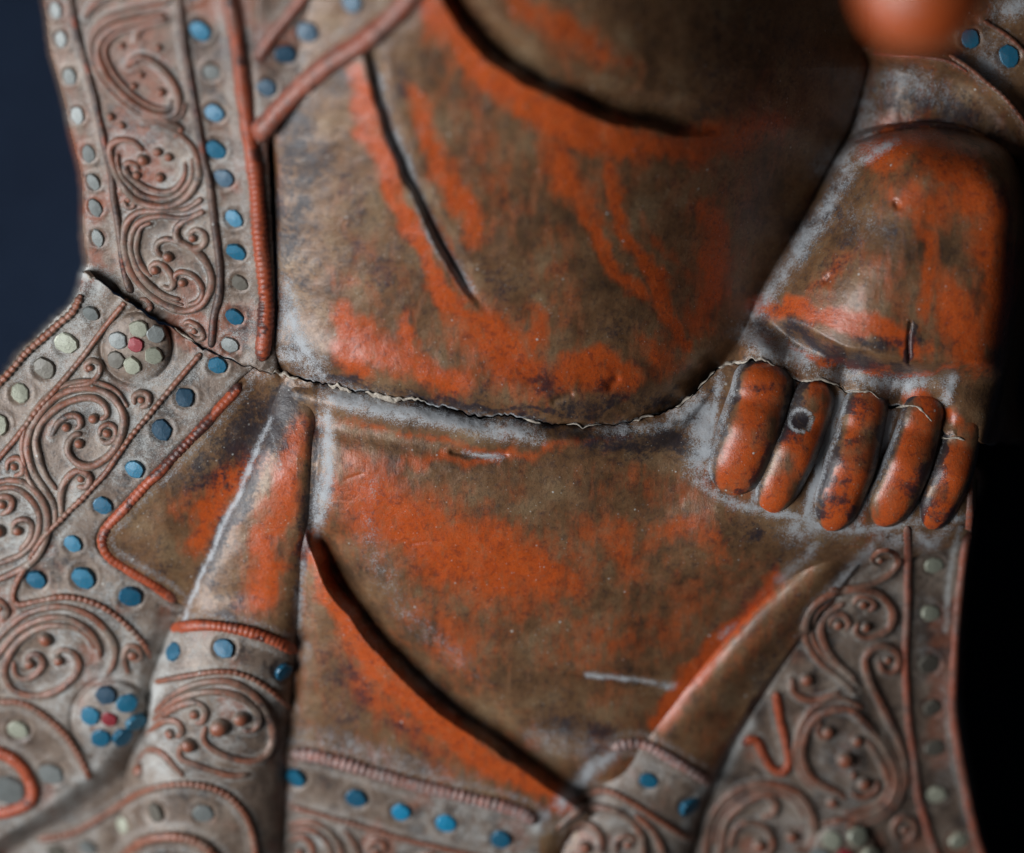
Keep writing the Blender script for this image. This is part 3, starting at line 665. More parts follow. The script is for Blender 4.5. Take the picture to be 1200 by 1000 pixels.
B = 'border_ll'
tb(B, 'beaded_cord', [(150, 350), (125, 380), (110, 400), (90, 427), (62, 460), (40, 485), (20, 512), (0, 535), (-50, 590), (-150, 700)], 4.2, 'd')
tb(B, 'beaded_cord', [(236, 414), (205, 450), (180, 480), (155, 510), (140, 531), (122, 556), (100, 580), (80, 600), (58, 622), (42, 643), (32, 660)], 4.2, 'd')
tb(B, 'rim_roll', [(95, 345), (84, 366), (66, 382), (48, 398), (28, 416), (8, 440), (-40, 490), (-150, 610)], 5.5, 'd')
tb('panel', 'beaded_cord', cordF, 6.5, 'c')
tb(B, 'beaded_cord', [(31, 662), (19, 684), (15, 700), (23, 709), (46, 704), (76, 700), (102, 704), (127, 716), (150, 735), (169, 756), (177, 772)], 4.4, 'd')
SC(B, [(65, 618), (63, 592), (50, 570), (36, 546), (32, 520), (40, 495), (60, 470), (85, 457), (110, 456), (132, 466), (144, 485), (143, 506), (134, 526), (120, 540), (105, 547), (90, 543), (80, 531), (80, 519), (87, 510), (97, 509)], 3.2)
SC(B, [(67, 575), (54, 558), (46, 538), (42, 516), (49, 495), (66, 479), (90, 468), (110, 467), (122, 475), (125, 486), (117, 493)], 3.0)
SC(B, [(57, 618), (54, 598), (42, 576), (30, 552), (26, 520), (34, 492), (56, 464), (84, 449), (112, 448), (136, 458), (150, 478)], 2.2)
SC(B, [(60, 512), (68, 496), (80, 488), (91, 489), (94, 498), (88, 504)], 2.8)
SC(B, [(117, 512), (118, 502), (127, 497), (135, 503), (134, 514), (124, 519), (117, 514)], 2.4)
SC(B, [(80, 453), (104, 449), (115, 440), (117, 428), (108, 422), (100, 429), (104, 437)], 2.4)
SC(B, [(158, 475), (157, 465), (165, 460), (174, 464), (173, 474), (163, 478)], 2.6)
SC(B, [(8, 552), (9, 542), (18, 537), (26, 542), (26, 554), (16, 558)], 2.6)
SC(B, [(72, 604), (71, 578), (79, 560), (93, 552), (105, 559), (101, 570), (90, 570)], 3)
SC(B, [(-30, 580), (0, 565), (25, 565), (45, 580), (55, 605), (52, 635), (35, 660), (10, 674), (-30, 690)], 3)
SC(B, [(-20, 585), (0, 573), (20, 573), (38, 588), (46, 607), (42, 630), (27, 648), (0, 660), (-20, 664)], 2.6)
SC(B, [(14, 627), (17, 613), (29, 609), (37, 616), (34, 632), (22, 646)], 2.6)
SC(B, [(-12, 600), (0, 583), (13, 585), (12, 596), (0, 604)], 2.8)
SC(B, [(-20, 768), (10, 735), (35, 718), (70, 711), (100, 719), (122, 737), (134, 758), (133, 775), (126, 790)], 3)
SC(B, [(-15, 785), (0, 765), (20, 741), (45, 727), (75, 724), (100, 736), (114, 754), (118, 772)], 2.8)
SC(B, [(112, 762), (103, 746), (84, 735), (55, 734), (26, 748), (9, 770), (5, 790), (15, 808), (40, 816), (65, 810), (85, 795), (92, 778), (85, 765), (72, 762), (63, 770)], 3.2)
SC(B, [(16, 775), (18, 789), (28, 796), (42, 790), (50, 778), (45, 768), (35, 768), (30, 777)], 2.8)
SC(B, [(150, 790), (145, 772), (150, 758), (161, 759), (164, 770), (156, 776)], 2.8)
SC(B, [(-20, 700), (0, 705), (8, 715), (4, 727)], 2.6)
tb(B, 'cord', [(-40, 815), (0, 822), (25, 824), (50, 838), (75, 860), (92, 886), (106, 914)], 5, 'd')
tb(B, 'cord', [(-30, 876), (0, 882), (16, 890), (30, 905), (38, 925), (33, 941), (15, 950), (-20, 957)], 8, 'c')
for x_, y_, r_ in [(93, 520, 6.5), (110, 491, 6.5), (78, 501, 6), (126, 508, 6), (106, 431, 4.5), (166, 469, 5), (17, 547, 5), (95, 561, 5), (21, 622, 6.5), (3, 591, 6), (-2, 622, 9), (69, 774, 7), (35, 778, 7), (54, 749, 9), (156, 768, 7), (0, 712, 5)]:
    KN.append((B, x_, y_, r_))

Pk = 'pleat_l'
tb(Pk, 'beaded_cord', [(200, 738), (228, 733), (265, 735), (300, 743), (330, 755), (350, 764)], 7, 'c')
tb(Pk, 'beaded_cord', [(181, 800), (215, 793), (260, 787), (290, 793), (315, 808), (342, 832)], 4, 'd')
SC(Pk, [(180, 836), (200, 816), (230, 802), (265, 799), (295, 813), (314, 840), (319, 865), (311, 884), (294, 892), (270, 888), (249, 878), (238, 865), (241, 851)], 3.2)
SC(Pk, [(178, 846), (205, 822), (240, 811), (275, 815), (297, 829), (303, 845), (296, 856), (284, 856)], 3.2)
SC(Pk, [(188, 842), (206, 829), (229, 823), (240, 832), (237, 846), (228, 848)], 3)
SC(Pk, [(170, 862), (190, 846), (207, 846), (213, 857), (206, 866)], 3)
SC(Pk, [(212, 872), (211, 888), (234, 899), (270, 909), (292, 907)], 3.2)
SC(Pk, [(160, 893), (174, 879), (190, 883), (205, 899), (216, 911)], 3)
tb(Pk, 'cord', [(45, 985), (90, 974), (130, 951), (165, 929), (200, 920), (235, 921), (265, 932), (287, 955), (297, 985), (300, 1020)], 5, 'd')
tb(Pk, 'beaded_cord', [(140, 1010), (165, 988), (200, 981), (230, 987), (252, 1006), (270, 1040)], 8, 'd')
for x_, y_, r_ in [(257, 852, 12), (282, 842, 10), (228, 837, 6.5), (200, 860, 7), (221, 873, 10), (165, 903, 9)]:
    KN.append((Pk, x_, y_, r_))

L = 'lap'
tb(L, 'beaded_cord', [(341, 882), (380, 888), (430, 903), (480, 918), (530, 930), (580, 942), (610, 952), (631, 964)], 8.5, 'e')
tb(L, 'beaded_cord', [(343, 946), (375, 955), (420, 968), (470, 983), (520, 995), (570, 1006), (640, 1020)], 4.6, 'd')
SC(L, [(338, 966), (368, 964), (393, 982), (402, 1010)], 3)
SC(L, [(338, 974), (366, 973), (385, 990), (390, 1015)], 2.8)
SC(L, [(338, 986), (354, 981), (366, 992), (366, 1010)], 3)
SC(L, [(403, 972), (416, 990), (422, 1015)], 3.4)
SC(L, [(432, 996), (438, 986), (449, 988), (450, 1000)], 3)
SC(L, [(490, 1006), (505, 1001), (520, 1012)], 3)
for x_, y_, r_ in [(352, 998, 6), (441, 998, 6)]: KN.append((L, x_, y_, r_))

Q = 'pleat_r'
tb(Q, 'beaded_cord', [(717, 878), (735, 872), (755, 873), (778, 884), (805, 900), (836, 919)], 7, 'e')
tb(Q, 'beaded_cord', [(676, 938), (705, 927), (735, 938), (770, 960), (800, 979), (815, 985)], 5, 'd')
SC(Q, [(652, 972), (678, 951), (705, 947), (734, 958), (751, 979), (754, 1010)], 3.4)
SC(Q, [(660, 988), (674, 968), (690, 967), (703, 979), (706, 1000)], 3.2)
SC(Q, [(744, 954), (768, 978), (780, 1010)], 3.2)
SC(Q, [(722, 1000), (724, 985), (736, 979), (747, 988)], 3)
for x_, y_, r_ in [(686, 993, 8), (736, 989, 6)]: KN.append((Q, x_, y_, r_))

E = 'border_r'
tb(E, 'ridge', [(1063, 616), (1064, 660), (1063, 720), (1061, 760), (1062, 800), (1065, 845), (1071, 885), (1075, 925), (1084, 960), (1097, 1000), (1120, 1060), (1150, 1130)], 4.6, 'k')
tb(E, 'rim_roll', [(1136, 556), (1136, 606), (1129, 655), (1122, 720), (1118, 780), (1117, 830), (1122, 872), (1130, 915), (1138, 955), (1150, 1000), (1190, 1100)], 5, 'k')
SC(E, [(972, 691), (1010, 688), (1040, 675), (1052, 659), (1046, 646), (1031, 645), (1023, 654), (1029, 663)], 3.2)
SC(E, [(1002, 811), (985, 795), (960, 775), (945, 751), (944, 730), (954, 710), (975, 696), (1005, 691), (1030, 697), (1045, 715), (1043, 734), (1030, 745), (1013, 748), (1003, 740), (1006, 730)], 3.6)
SC(E, [(1004, 798), (980, 775), (966, 755), (962, 735), (970, 719), (990, 706)], 3.6)
SC(E, [(1000, 709), (1006, 700), (1018, 700), (1024, 709), (1018, 717)], 3)
SC(E, [(973, 735), (974, 725), (986, 720), (995, 729), (991, 739)], 3)
SC(E, [(1062, 925), (1060, 895), (1050, 862), (1036, 832), (1020, 800), (1014, 776), (1020, 762), (1035, 757), (1050, 765), (1053, 778), (1046, 788), (1035, 786), (1031, 775)], 3.4)
SC(E, [(928, 795), (930, 811), (945, 820), (965, 819), (985, 811)], 3.4)
SC(E, [(1018, 852), (998, 833), (975, 832), (955, 842), (943, 862), (940, 885), (946, 905), (960, 919), (980, 928), (992, 937)], 4)
SC(E, [(1012, 830), (982, 817), (955, 829), (939, 851), (935, 880)], 3)
SC(E, [(1004, 838), (1028, 864), (1044, 890), (1050, 915), (1042, 940), (1020, 955), (990, 961), (962, 966)], 4)
SC(E, [(1015, 866), (1028, 885), (1037, 902), (1040, 918)], 3.2)
SC(E, [(1000, 914), (1000, 905)], 2.6)
SC(E, [(963, 845), (958, 854), (964, 864), (974, 864)], 3)
SC(E, [(997, 930), (1012, 934), (1026, 926), (1028, 915)], 3.2)
SC(E, [(825, 1010), (832, 965), (848, 938), (875, 922), (905, 920), (935, 931), (951, 955), (954, 980), (945, 996), (930, 994)], 4)
SC(E, [(844, 1005), (850, 966), (868, 945), (895, 932), (908, 940), (906, 953), (892, 958)], 3.6)
SC(E, [(855, 994), (862, 971), (880, 964), (899, 972), (905, 990), (896, 1006)], 3.4)
SC(E, [(1052, 985), (1047, 970), (1057, 958), (1070, 965), (1070, 980), (1060, 985)], 3)
SC2(E, [(955, 842), (943, 862), (940, 885), (946, 905), (960, 919)], 2.2, (8,))
SC2(E, [(1028, 864), (1044, 890), (1050, 915), (1042, 940), (1020, 955), (990, 961)], 2.4, (-8, 8))
SC2(E, [(828, 990), (832, 965), (848, 938), (875, 922), (905, 920), (935, 931), (951, 955)], 2.4, (9,))
SC2(E, [(1002, 811), (985, 795), (960, 775), (945, 751), (944, 730), (954, 710), (975, 696)], 2.2, (8,))
tb(E, 'beaded_cord', [(909, 811), (914, 840), (921, 868), (925, 893), (917, 905), (905, 900), (895, 885), (888, 870), (879, 867), (869, 873)], 5.5, 'c')
for x_, y_, r_ in [(1031, 656, 5), (1014, 735, 7), (1011, 708, 6.5), (982, 732, 7), (1040, 773, 6), (945, 796, 9), (970, 858, 8), (1004, 868, 8), (990, 890, 11), (1012, 918, 9), (975, 940, 7), (890, 991, 9), (928, 980, 8), (1060, 972, 6)]:
    KN.append((E, x_, y_, r_))

Cf = 'cuff'
tb(Cf, 'beaded_cord', [(1112, 64), (1135, 79), (1152, 93), (1170, 108), (1188, 127), (1204, 150)], 3.6, 'd')
tb(Cf, 'beaded_cord', [(1152, 24), (1168, 34), (1185, 46), (1210, 70)], 3.4, 'd')
tb(Cf, 'ridge', [(1022, 62), (1050, 65), (1082, 67), (1112, 72), (1134, 84)], 2.2, 'k')

# gems: key, x, y, radius, colour, stretch, turn
G = []
def gem(key, lst, r, c, st=1.0, rot=0.0):
    for it in lst:
        G.append((key, it[0], it[1], it[2] if len(it) > 2 else r, it[3] if len(it) > 3 else c, st, rot))
gem(A, [(66, 12), (72, 46), (82, 89), (91, 135), (104, 180), (110, 213), (112, 243), (115, 279)], 9, 'g', 1.35, 1.1)
gem(A, [(235, 36, 13, 'b'), (248, 84, 10, 'g'), (252, 132, 12, 'b'), (253, 175, 12, 'b'), (263, 209, 12, 'd'), (275, 256, 11, 'b'), (277, 295, 11, 'b'), (281, 331, 10, 's'), (275, 371, 10.5, 'b'), (270, 404, 10, 'g')], 11, 'b', 1.15, 0.3)
gem(A, [(226, -12, 12, 'b')], 11, 'b', 1.1, 0.2)
gem(I, [(413, 4, 13, 'd'), (361, 37, 13.5, 'd'), (335, 63, 13, 'd'), (313, 103, 12, 'd'), (455, -30, 13, 'd')], 13, 'd', 1.05, 0)
gem(B, [(107, 367, 10, 'g'), (78, 402, 14, 'w'), (52, 431, 13, 's'), (24, 461, 12, 'w'), (-1, 498, 12, 'w'), (-35, 530, 12, 'w')], 12, 'w', 1.12, 0.6)
gem(B, [(255, 428, 11, 'b'), (217, 466, 12, 'd'), (190, 504, 12.5, 'd'), (158, 550, 11.5, 'b'), (121, 592, 12, 'b'), (86, 637, 11, 'b'), (43, 679, 12, 'b'), (98, 677, 14, 'b'), (153, 699, 14, 'b')], 12, 'b', 1.08, 0.4)
gem(B, [(22, 855, 13, 'w'), (60, 907, 14, 'g'), (10, 925, 20, 'g')], 13, 'g', 1.1, 0.5)
gem(Pk, [(204, 764, 12), (263, 760, 13), (332, 787, 12)], 13, 'b', 1.05, 0.2)
gem(Pk, [(183, 952, 12, 's'), (238, 953, 12, 'g'), (145, 967, 10, 'w'), (103, 993, 10, 'g'), (65, 998, 10, 's')], 12, 's', 1.1, 0.2)
gem(L, [(347, 911, 13, 'b'), (418, 935, 13.5, 'b'), (470, 951, 12.5, 'c'), (523, 964, 12.5, 'c'), (587, 983, 13, 'b')], 13, 'b', 1.03, 0.2)
gem(Q, [(760, 915, 10.5, 'b'), (808, 945, 12.5, 'b')], 12, 'b', 1.1, 0.5)
gem(E, [(1094, 662, 11, 'w'), (1090, 718, 11.5, 'w'), (1088, 778, 13, 's'), (1092, 829, 11.5, 's'), (1095, 876, 12, 's'), (1097, 931, 12, 'w'), (1123, 985, 11.5, 'w')], 11, 'w', 1.1, 0.4)
gem(Cf, [(1137, 45, 11.5, 'b'), (1182, 66, 12.5, 'b')], 12, 'b', 1.1, 0.6)

ROS = [  # rosettes: key, centre, boss radius, petals colour, petal spots, petal radius
  (B, (160, 407), 41, ['w', 'g', 'w', 'w', 's', 'g'], [(162, 385), (183, 392), (180, 417), (155, 428), (136, 422), (138, 399)], 11, (159, 404)),
  (B, (131, 843), 46, ['d', 'b', 'b', 'b', 'b', 'b'], [(124, 815), (149, 824), (159, 847), (144, 864), (118, 865), (106, 839)], 12.5, (128, 843)),
  (E, (990, 1003), 42, ['w', 'w', 'w', 'w', 'g', 'g'], [(975, 985), (1005, 981), (1019, 1003), (1006, 1022), (976, 1024), (960, 1004)], 12.5, (990, 1003)),
]

NZ14, NZ18, NZ20 = fbm(X, Y, 14, 61), fbm(X, Y, 18, 67), fbm(X, Y, 20, 66)
# ------------------------------------------------------------------ press the ornament's soft shoulders and the gem sockets into the sheets
for key, name, pts, r, style in T:
    d, s, t = polyd(pts, r * 4.5, 4.0)
    near = d < r * 4.4
    if not near.any(): continue
    add = (0.62 if style == 's' else 0.35) * r * np.exp(-(d / (1.75 * r)) ** 2)
    parts[key]['H'] = parts[key]['H'] + np.where(near, add, 0)
    ring = np.exp(-((d - 1.7 * r) / (0.8 * r)) ** 2)
    amt = {'s': 0.50, 'r': 0.35, 'c': 0.40, 'd': 0.42, 'e': 0.4, 'k': 0.3}[style]
    amt = amt * np.interp(np.mean([p[0] for p in pts]), [0, 300, 900, 1100], [1.0, 0.95, 0.8, 0.6])
    WB = np.maximum(WB, np.where(near, amt * ring * (0.5 + 0.8 * NZ14), 0))
for key, x_, y_, r_, c_, st_g, ro_ in G:
    d = np.hypot(X - x_, Y - y_)
    parts[key]['H'] = parts[key]['H'] + (0.9 * np.exp(-((d - r_ * 1.32) / 3.5) ** 2) - 1.6 * np.exp(-(d / (r_ * 1.12)) ** 6)) * (0.4 + 1.1 * NZ18)
    WB = np.maximum(WB, 0.30 * np.exp(-((d - r_ * 1.3) / 4.0) ** 2) * (d < 40) * smooth(0.35, 0.75, NZ20))
    WG = np.maximum(WG, 0.5 * np.exp(-((d - r_ * 1.08) / 2.0) ** 2) * (d < 40))  # dark ring painted as the shadow edge around each glass piece
for key, (x_, y_), rb, cs, sp, pr_, cen in ROS:
    d = np.hypot(X - x_, Y - y_)
    parts[key]['H'] = parts[key]['H'] + 11 * np.sqrt(np.clip(1 - (d / rb) ** 2.4, 0, 1)) - 3 * np.exp(-((d - rb * 1.03) / 3) ** 2)

HV = np.full(X.shape, -1e3)
for k in KEYS:
    HV = np.maximum(HV, np.where(parts[k]['keep'], parts[k]['H'], -1e3))

def sample(A_, x, y):
    x = np.atleast_1d(np.asarray(x, float)); y = np.atleast_1d(np.asarray(y, float))
    i = np.clip(np.searchsorted(xs, x) - 1, 0, NX - 2)
    f = np.clip((x - xs[i]) / (xs[i + 1] - xs[i]), 0, 1)
    out = np.empty(len(x))
    for n_ in range(len(x)):
        a = np.interp(y[n_], Y[:, i[n_]], A_[:, i[n_]]); b_ = np.interp(y[n_], Y[:, i[n_] + 1], A_[:, i[n_] + 1])
        out[n_] = a * (1 - f[n_]) + b_ * f[n_]
    return out

# ------------------------------------------------------------------ build the sheets
OBJ = {}
OR_ = 0.62 * smooth(0.50, 0.78, fbm(X, Y, 55, 700)) + 0.30 * smooth(330, 120, Y)
OG_ = 0.62 * smooth(0.46, 0.72, fbm(X, Y, 48, 720))
OB_ = 0.80 * smooth(0.36, 0.70, fbm(X, Y, 75, 740)) * (0.15 + 1.0 * fbm(X, Y, 9, 760)) * np.interp(X, [0, 350, 900, 1100], [1.0, 0.85, 0.6, 0.45]) * smooth(60, 330, Y + 60)
HEM = {'pleat_l': [(180, 745), (228, 733), (265, 735), (300, 743), (330, 755), (360, 768)], 'lap': [(300, 875), (341, 882), (430, 903), (530, 930), (580, 942), (631, 964), (640, 1300)],
       'pleat_r': [(600, 1300), (700, 890), (735, 872), (755, 873), (805, 900), (840, 921), (900, 1000)]}
for k in KEYS:
    p = parts[k]
    keep = p['keep']
    # leave out what lies far below the visible surface
    keep = keep & (p['H'] > HV - 60) | (keep & (p['H'] <= CLOTH_Z + 1))
    ids = np.full(X.shape, -1); ids[keep] = np.arange(keep.sum())
    f4 = keep[:-1, :-1] & keep[:-1, 1:] & keep[1:, 1:] & keep[1:, :-1]
    q = np.stack([ids[:-1, :-1][f4], ids[1:, :-1][f4], ids[1:, 1:][f4], ids[:-1, 1:][f4]], -1)
    used = np.unique(q); re = np.full(keep.sum(), -1); re[used] = np.arange(len(used)); q = re[q]
    wx, wy, wz = unproject(X[keep][used], Y[keep][used], p['H'][keep][used])
    co = np.stack([wx, wy, wz], -1) - ROOT_OFF
    wear_shading = np.stack([WR[keep][used], WG[keep][used], WB[keep][used], np.ones(len(used))], -1)
    if p['mat'] is M_ORN or k in HEM:
        orn = np.ones(len(used)) if p['mat'] is M_ORN else (Y > np.interp(X, *np.array(HEM[k], float).T))[keep][used].astype(float)
        wear_shading[:, 0] = wear_shading[:, 0] * (1 - orn) + orn * np.maximum(wear_shading[:, 0] * 0.5, OR_[keep][used])
        wear_shading[:, 1] = np.maximum(wear_shading[:, 1], orn * OG_[keep][used])
        wear_shading[:, 2] = np.maximum(wear_shading[:, 2], orn * OB_[keep][used])
    o = link(p['name'], mesh_np(p['name'], co, q, wear_shading), root, p['mat'])
    if k in HEM:
        hx, hy = np.array(HEM[k], float).T
        below = (Y > np.interp(X, hx, hy))[keep][used]
        o.data.materials.append(M_ORN)
        o.data.polygons.foreach_set('material_index', below[q[:, 0]].astype(np.int32))
    if p['label']: o['label'] = p['label']
    OBJ[k] = o

# ------------------------------------------------------------------ tubes: scrolls, ridges, cords
def tube(key, name, pts, r, style):
    q = cr(pts, 1.3 if style in 'cde' else 1.6)
    n_ = len(q); NS = 11
    z = sample(HV, q[:, 0], q[:, 1])
    # ease out jumps where the line crosses an edge
    kk = 5; zp = np.pad(z, kk, mode='edge'); z = np.array([np.median(zp[i:i + 2 * kk + 1]) for i in range(n_)])
    zp = np.pad(z, 2, mode='edge'); z = np.convolve(zp, np.ones(5) / 5, 'valid')
    s = np.concatenate([[0], np.cumsum(np.hypot(*np.diff(q, axis=0).T))])
    tan = np.gradient(q, axis=0); tan /= np.linalg.norm(tan, axis=1, keepdims=True) + 1e-9
    nor = np.stack([-tan[:, 1], tan[:, 0]], 1)
    e = np.minimum(s, s[-1] - s)
    r = r * (1.52 if style == 's' else 1.0)
    rr = r * np.sqrt(np.clip(1 - np.clip(1 - e / (1.4 * r), 0, 1) ** 2, 0.02, 1))
    if style == 's': rr *= 0.80 + 0.28 * smooth(0, 0.35, s / s[-1]) * smooth(1.02, 0.8, s / s[-1])
    rr = rr * (0.84 + 0.34 * fbm(s, s * 0 + q[0, 0], 16, 71))
    seed = q[0, 0] * 1.7 + q[0, 1]
    if style in 'cde':
        pitch = {'c': 6.5, 'd': 7.5, 'e': 8.0}[style]
        ph_ = s + 1.5 * (vnoise(s, s * 0 + seed, 15, 72) - 0.5)
        worn = 0.35 + 0.65 * smooth(0.3, 0.6, vnoise(s, s * 0 + seed, 35, 73))
        rr = rr * (1 - {'c': 0.13, 'd': 0.26, 'e': 0.2}[style] * worn * (0.5 - 0.5 * np.cos(2 * np.pi * ph_ / pitch)) ** 1.4)
    an = np.linspace(0, 2 * np.pi, NS, endpoint=False)
    ca, sa = np.cos(an), np.sin(an)
    sink = {'s': 0.05, 'r': -0.05, 'c': 0.1, 'd': 0.1, 'e': 0.1, 'k': 0.0}[style]
    wob = (vnoise(s, s * 0 + seed, 20, 74) - 0.5) * 0.8
    px = q[:, 0:1] + nor[:, 0:1] * (rr[:, None] * ca + wob[:, None]); py = q[:, 1:2] + nor[:, 1:2] * (rr[:, None] * ca + wob[:, None])
    pz = z[:, None] + rr[:, None] * ((0.66 if style == 's' else 0.9) * sa + sink)
    wx, wy, wz = unproject(px, py, pz)
    co = np.stack([wx, wy, wz], -1).reshape(-1, 3) - ROOT_OFF
    i, j = np.meshgrid(np.arange(n_ - 1), np.arange(NS), indexing='ij')
    j2 = (j + 1) % NS
    quads = np.stack([i * NS + j, i * NS + j2, (i + 1) * NS + j2, (i + 1) * NS + j], -1).reshape(-1, 4)
    a_, b_ = np.arange(NS), np.arange(NS) + (n_ - 1) * NS
    nz = fbm(px, py, 26, 81)
    top = smooth(0.25, 0.95, sa)[None, :] * np.ones((n_, 1))
    if style == 's':
        Rr = top * (0.15 + 0.80 * nz); Gg = 0.10 + 0.5 * smooth(0.45, 0.7, fbm(px, py, 18, 83)); Bb = 0.14 + 0.45 * (1 - smooth(-0.2, 0.6, sa))[None, :] * np.ones((n_, 1))
    elif style == 'r':
        Rr = 0.15 + 0.75 * smooth(0.5, 0.8, nz) * top; Gg = 0.42 + 0.3 * nz; Bb = 0.06 + 0.35 * (1 - smooth(-0.2, 0.5, sa))[None, :] * np.ones((n_, 1))
    elif style == 'c':
        Rr = 0.62 + 0.5 * nz; Gg = 0.75 * smooth(0.52, 0.68, fbm(px, py, 30, 85)) ; Bb = 0.25 * (1 - smooth(-0.3, 0.3, sa))[None, :] * np.ones((n_, 1))
        Rr = np.where((py < 300) & (px > 240), Rr * np.interp(py, [0, 300], [0.55, 1.0]), Rr)
    elif style == 'e':
        Rr = 0.30 + 0.35 * nz; Gg = 0.3 * nz; Bb = 0.25 + 0.3 * nz
    elif style == 'd':
        Rr = top * (0.35 + 0.75 * nz); Gg = 0.40 * nz + 0.15; Bb = 0.10 + 0.32 * (1 - smooth(-0.1, 0.6, sa))[None, :] * np.ones((n_, 1))
    else:
        Rr = 0.30 + 0.4 * nz; Gg = 0.2 + 0.25 * nz; Bb = 0.18 + 0.25 * (1 - smooth(-0.1, 0.6, sa))[None, :] * np.ones((n_, 1))
    wear_shading = np.stack([Rr, Gg * np.ones_like(Rr), Bb * np.ones_like(Rr), np.ones_like(Rr)], -1).reshape(-1, 4)
    me = mesh_np(name, co, quads, wear_shading)
    o = link(name, me, OBJ[key], M_CORD if style in 'cekr' else M_ORN)
    return o
for t_ in T: tube(*t_)

# ------------------------------------------------------------------ knobs (curled ends of the scrolls)
def dome_mesh():
    v, f = [], []
    nr, ns = 6, 12
    v.append((0, 0, 1.0))
    for i in range(1, nr + 1):
        a = i / nr * math.radians(115)
        for j in range(ns):
            b_ = 2 * math.pi * j / ns
            v.append((math.sin(a) * math.cos(b_), math.sin(a) * math.sin(b_), math.cos(a)))
    for j in range(ns): f.append((0, 1 + j, 1 + (j + 1) % ns))
    for i in range(nr - 1):
        for j in range(ns):
            a, b_ = 1 + i * ns + j, 1 + i * ns + (j + 1) % ns
            f.append((a, a + ns, b_ + ns, b_))
    me = bpy.data.meshes.new('knob'); me.from_pydata(v, [], f)
    for p_ in me.polygons: p_.use_smooth = True
    at = me.color_attributes.new('wear_shading', 'FLOAT_COLOR', 'POINT')
    for i, c in enumerate(v):
        up_ = max(0, c[2])
        at.data[i].color = (0.85 * up_ ** 1.2, 0.12, 0.45 * (1 - up_) ** 1.5, 1)
    me.materials.append(M_ORN)
    return me
KM = dome_mesh()
# the knobs share a mesh a unit across; their lacquer is a copy with coarser texture scale
def place(o, x, y, z, size, tilt=True, rot=0.0, flat=1.0, st_=1.0):
    wx, wy, wz = unproject(np.array([x]), np.array([y]), np.array([z]))
    o.location = (float(wx[0]), float(wy[0]), float(wz[0]) - ROOT_OFF[2])
    h = 5.0
    hz = sample(HV, [x - h, x + h, x, x], [y, y, y - h, y + h])
    gx_ = np.clip((hz[1] - hz[0]) / (2 * h), -0.8, 0.8); gy_ = np.clip(-(hz[3] - hz[2]) / (2 * h), -0.8, 0.8)
    nrm = Vector((-gx_, -gy_, 1)).normalized()
    q_ = nrm.to_track_quat('Z', 'Y')
    from mathutils import Quaternion
    o.rotation_mode = 'QUATERNION'
    o.rotation_quaternion = q_ @ Quaternion((0, 0, 1), rot)
    k = (1 - z / D) * U * size
    o.scale = (k * st_, k / st_ ** 0.3, k * flat)

kmat = M_ORN.copy(); kmat.name = "moulded_knob_lacquer"
for nd in kmat.node_tree.nodes:      # knob meshes are one unit wide, so their texture scale is stepped down to match
    if nd.type in ('TEX_NOISE', 'TEX_VORONOI') and not (nd.type == 'TEX_NOISE' and abs(nd.inputs['Scale'].default_value - 1.0) < 1e-6):
        nd.inputs['Scale'].default_value *= 0.0018
    if nd.type == 'MAPPING':
        nd.inputs['Scale'].default_value = [c * 0.0018 for c in nd.inputs['Scale'].default_value]
KM.materials.clear(); KM.materials.append(kmat)
for key, x_, y_, r_ in KN:
    o = link('scroll_knob', KM, OBJ[key])
    z = float(sample(HV, [x_], [y_])[0])
    place(o, x_, y_, z + 0.05 * r_, r_ * 1.02, rot=random.uniform(0, 6), flat=0.95, st_=random.uniform(0.95, 1.1))

# ------------------------------------------------------------------ glass pieces: cut discs with uneven facets
def gem_mesh(i, mat):
    r_ = random.Random(i)
    ns = r_.choice([9, 10, 11, 13])
    an = [2 * math.pi * (j + r_.uniform(-0.22, 0.22)) / ns for j in range(ns)]
    ra = [r_.uniform(0.90, 1.07) for _ in range(ns)]
    v, f = [], []
    for (sc, z) in ((1.03, -0.35), (1.0, 0.16), (0.88, 0.30)):
        for a, k in zip(an, ra): v.append((sc * k * math.cos(a), sc * k * math.sin(a), z + (0.09 * math.cos(a + i) if z > 0.2 else 0)))
    c = len(v); v.append((0.1 * math.cos(i), 0.1 * math.sin(i), 0.35))
    for l in range(2):
        for j in range(ns):
            j2 = (j + 1) % ns
            f.append((l * ns + j, l * ns + j2, (l + 1) * ns + j2, (l + 1) * ns + j))
    for j in range(ns): f.append((2 * ns + j, 2 * ns + (j + 1) % ns, c))
    me = bpy.data.meshes.new('glass_inlay'); me.from_pydata(v, [], f); me.materials.append(mat)
    return me
GM = {c: [gem_mesh(hash_ * 7 + ord(c), GL[c]) for hash_ in range(5)] for c in GL}
for key, x_, y_, r_, c_, st_g, ro_ in G:
    o = link('glass_inlay', random.choice(GM[c_]), OBJ[key])
    z = float(sample(HV, [x_], [y_])[0])
    place(o, x_, y_, z + 0.06 * r_, r_ * 0.95, rot=-ro_ + random.uniform(-0.3, 0.3), flat=random.uniform(0.9, 1.25), st_=st_g * random.uniform(0.95, 1.06))
for key, (x_, y_), rb, cs, sp, pr_, cen in ROS:
    for c_, (gx_, gy_) in zip(cs, sp):
        o = link('rosette_petal', random.choice(GM[c_]), OBJ[key])
        z = float(sample(HV, [gx_], [gy_])[0])
        place(o, gx_, gy_, z + 0.05 * pr_, pr_ * 0.97, rot=random.uniform(0, 6), flat=0.85, st_=1.04)
    o = link('rosette_centre', GM['r'][0], OBJ[key])
    z = float(sample(HV, [cen[0]], [cen[1]])[0])
    place(o, cen[0], cen[1], z + 0.5, 9.5, rot=0.4, flat=0.8)

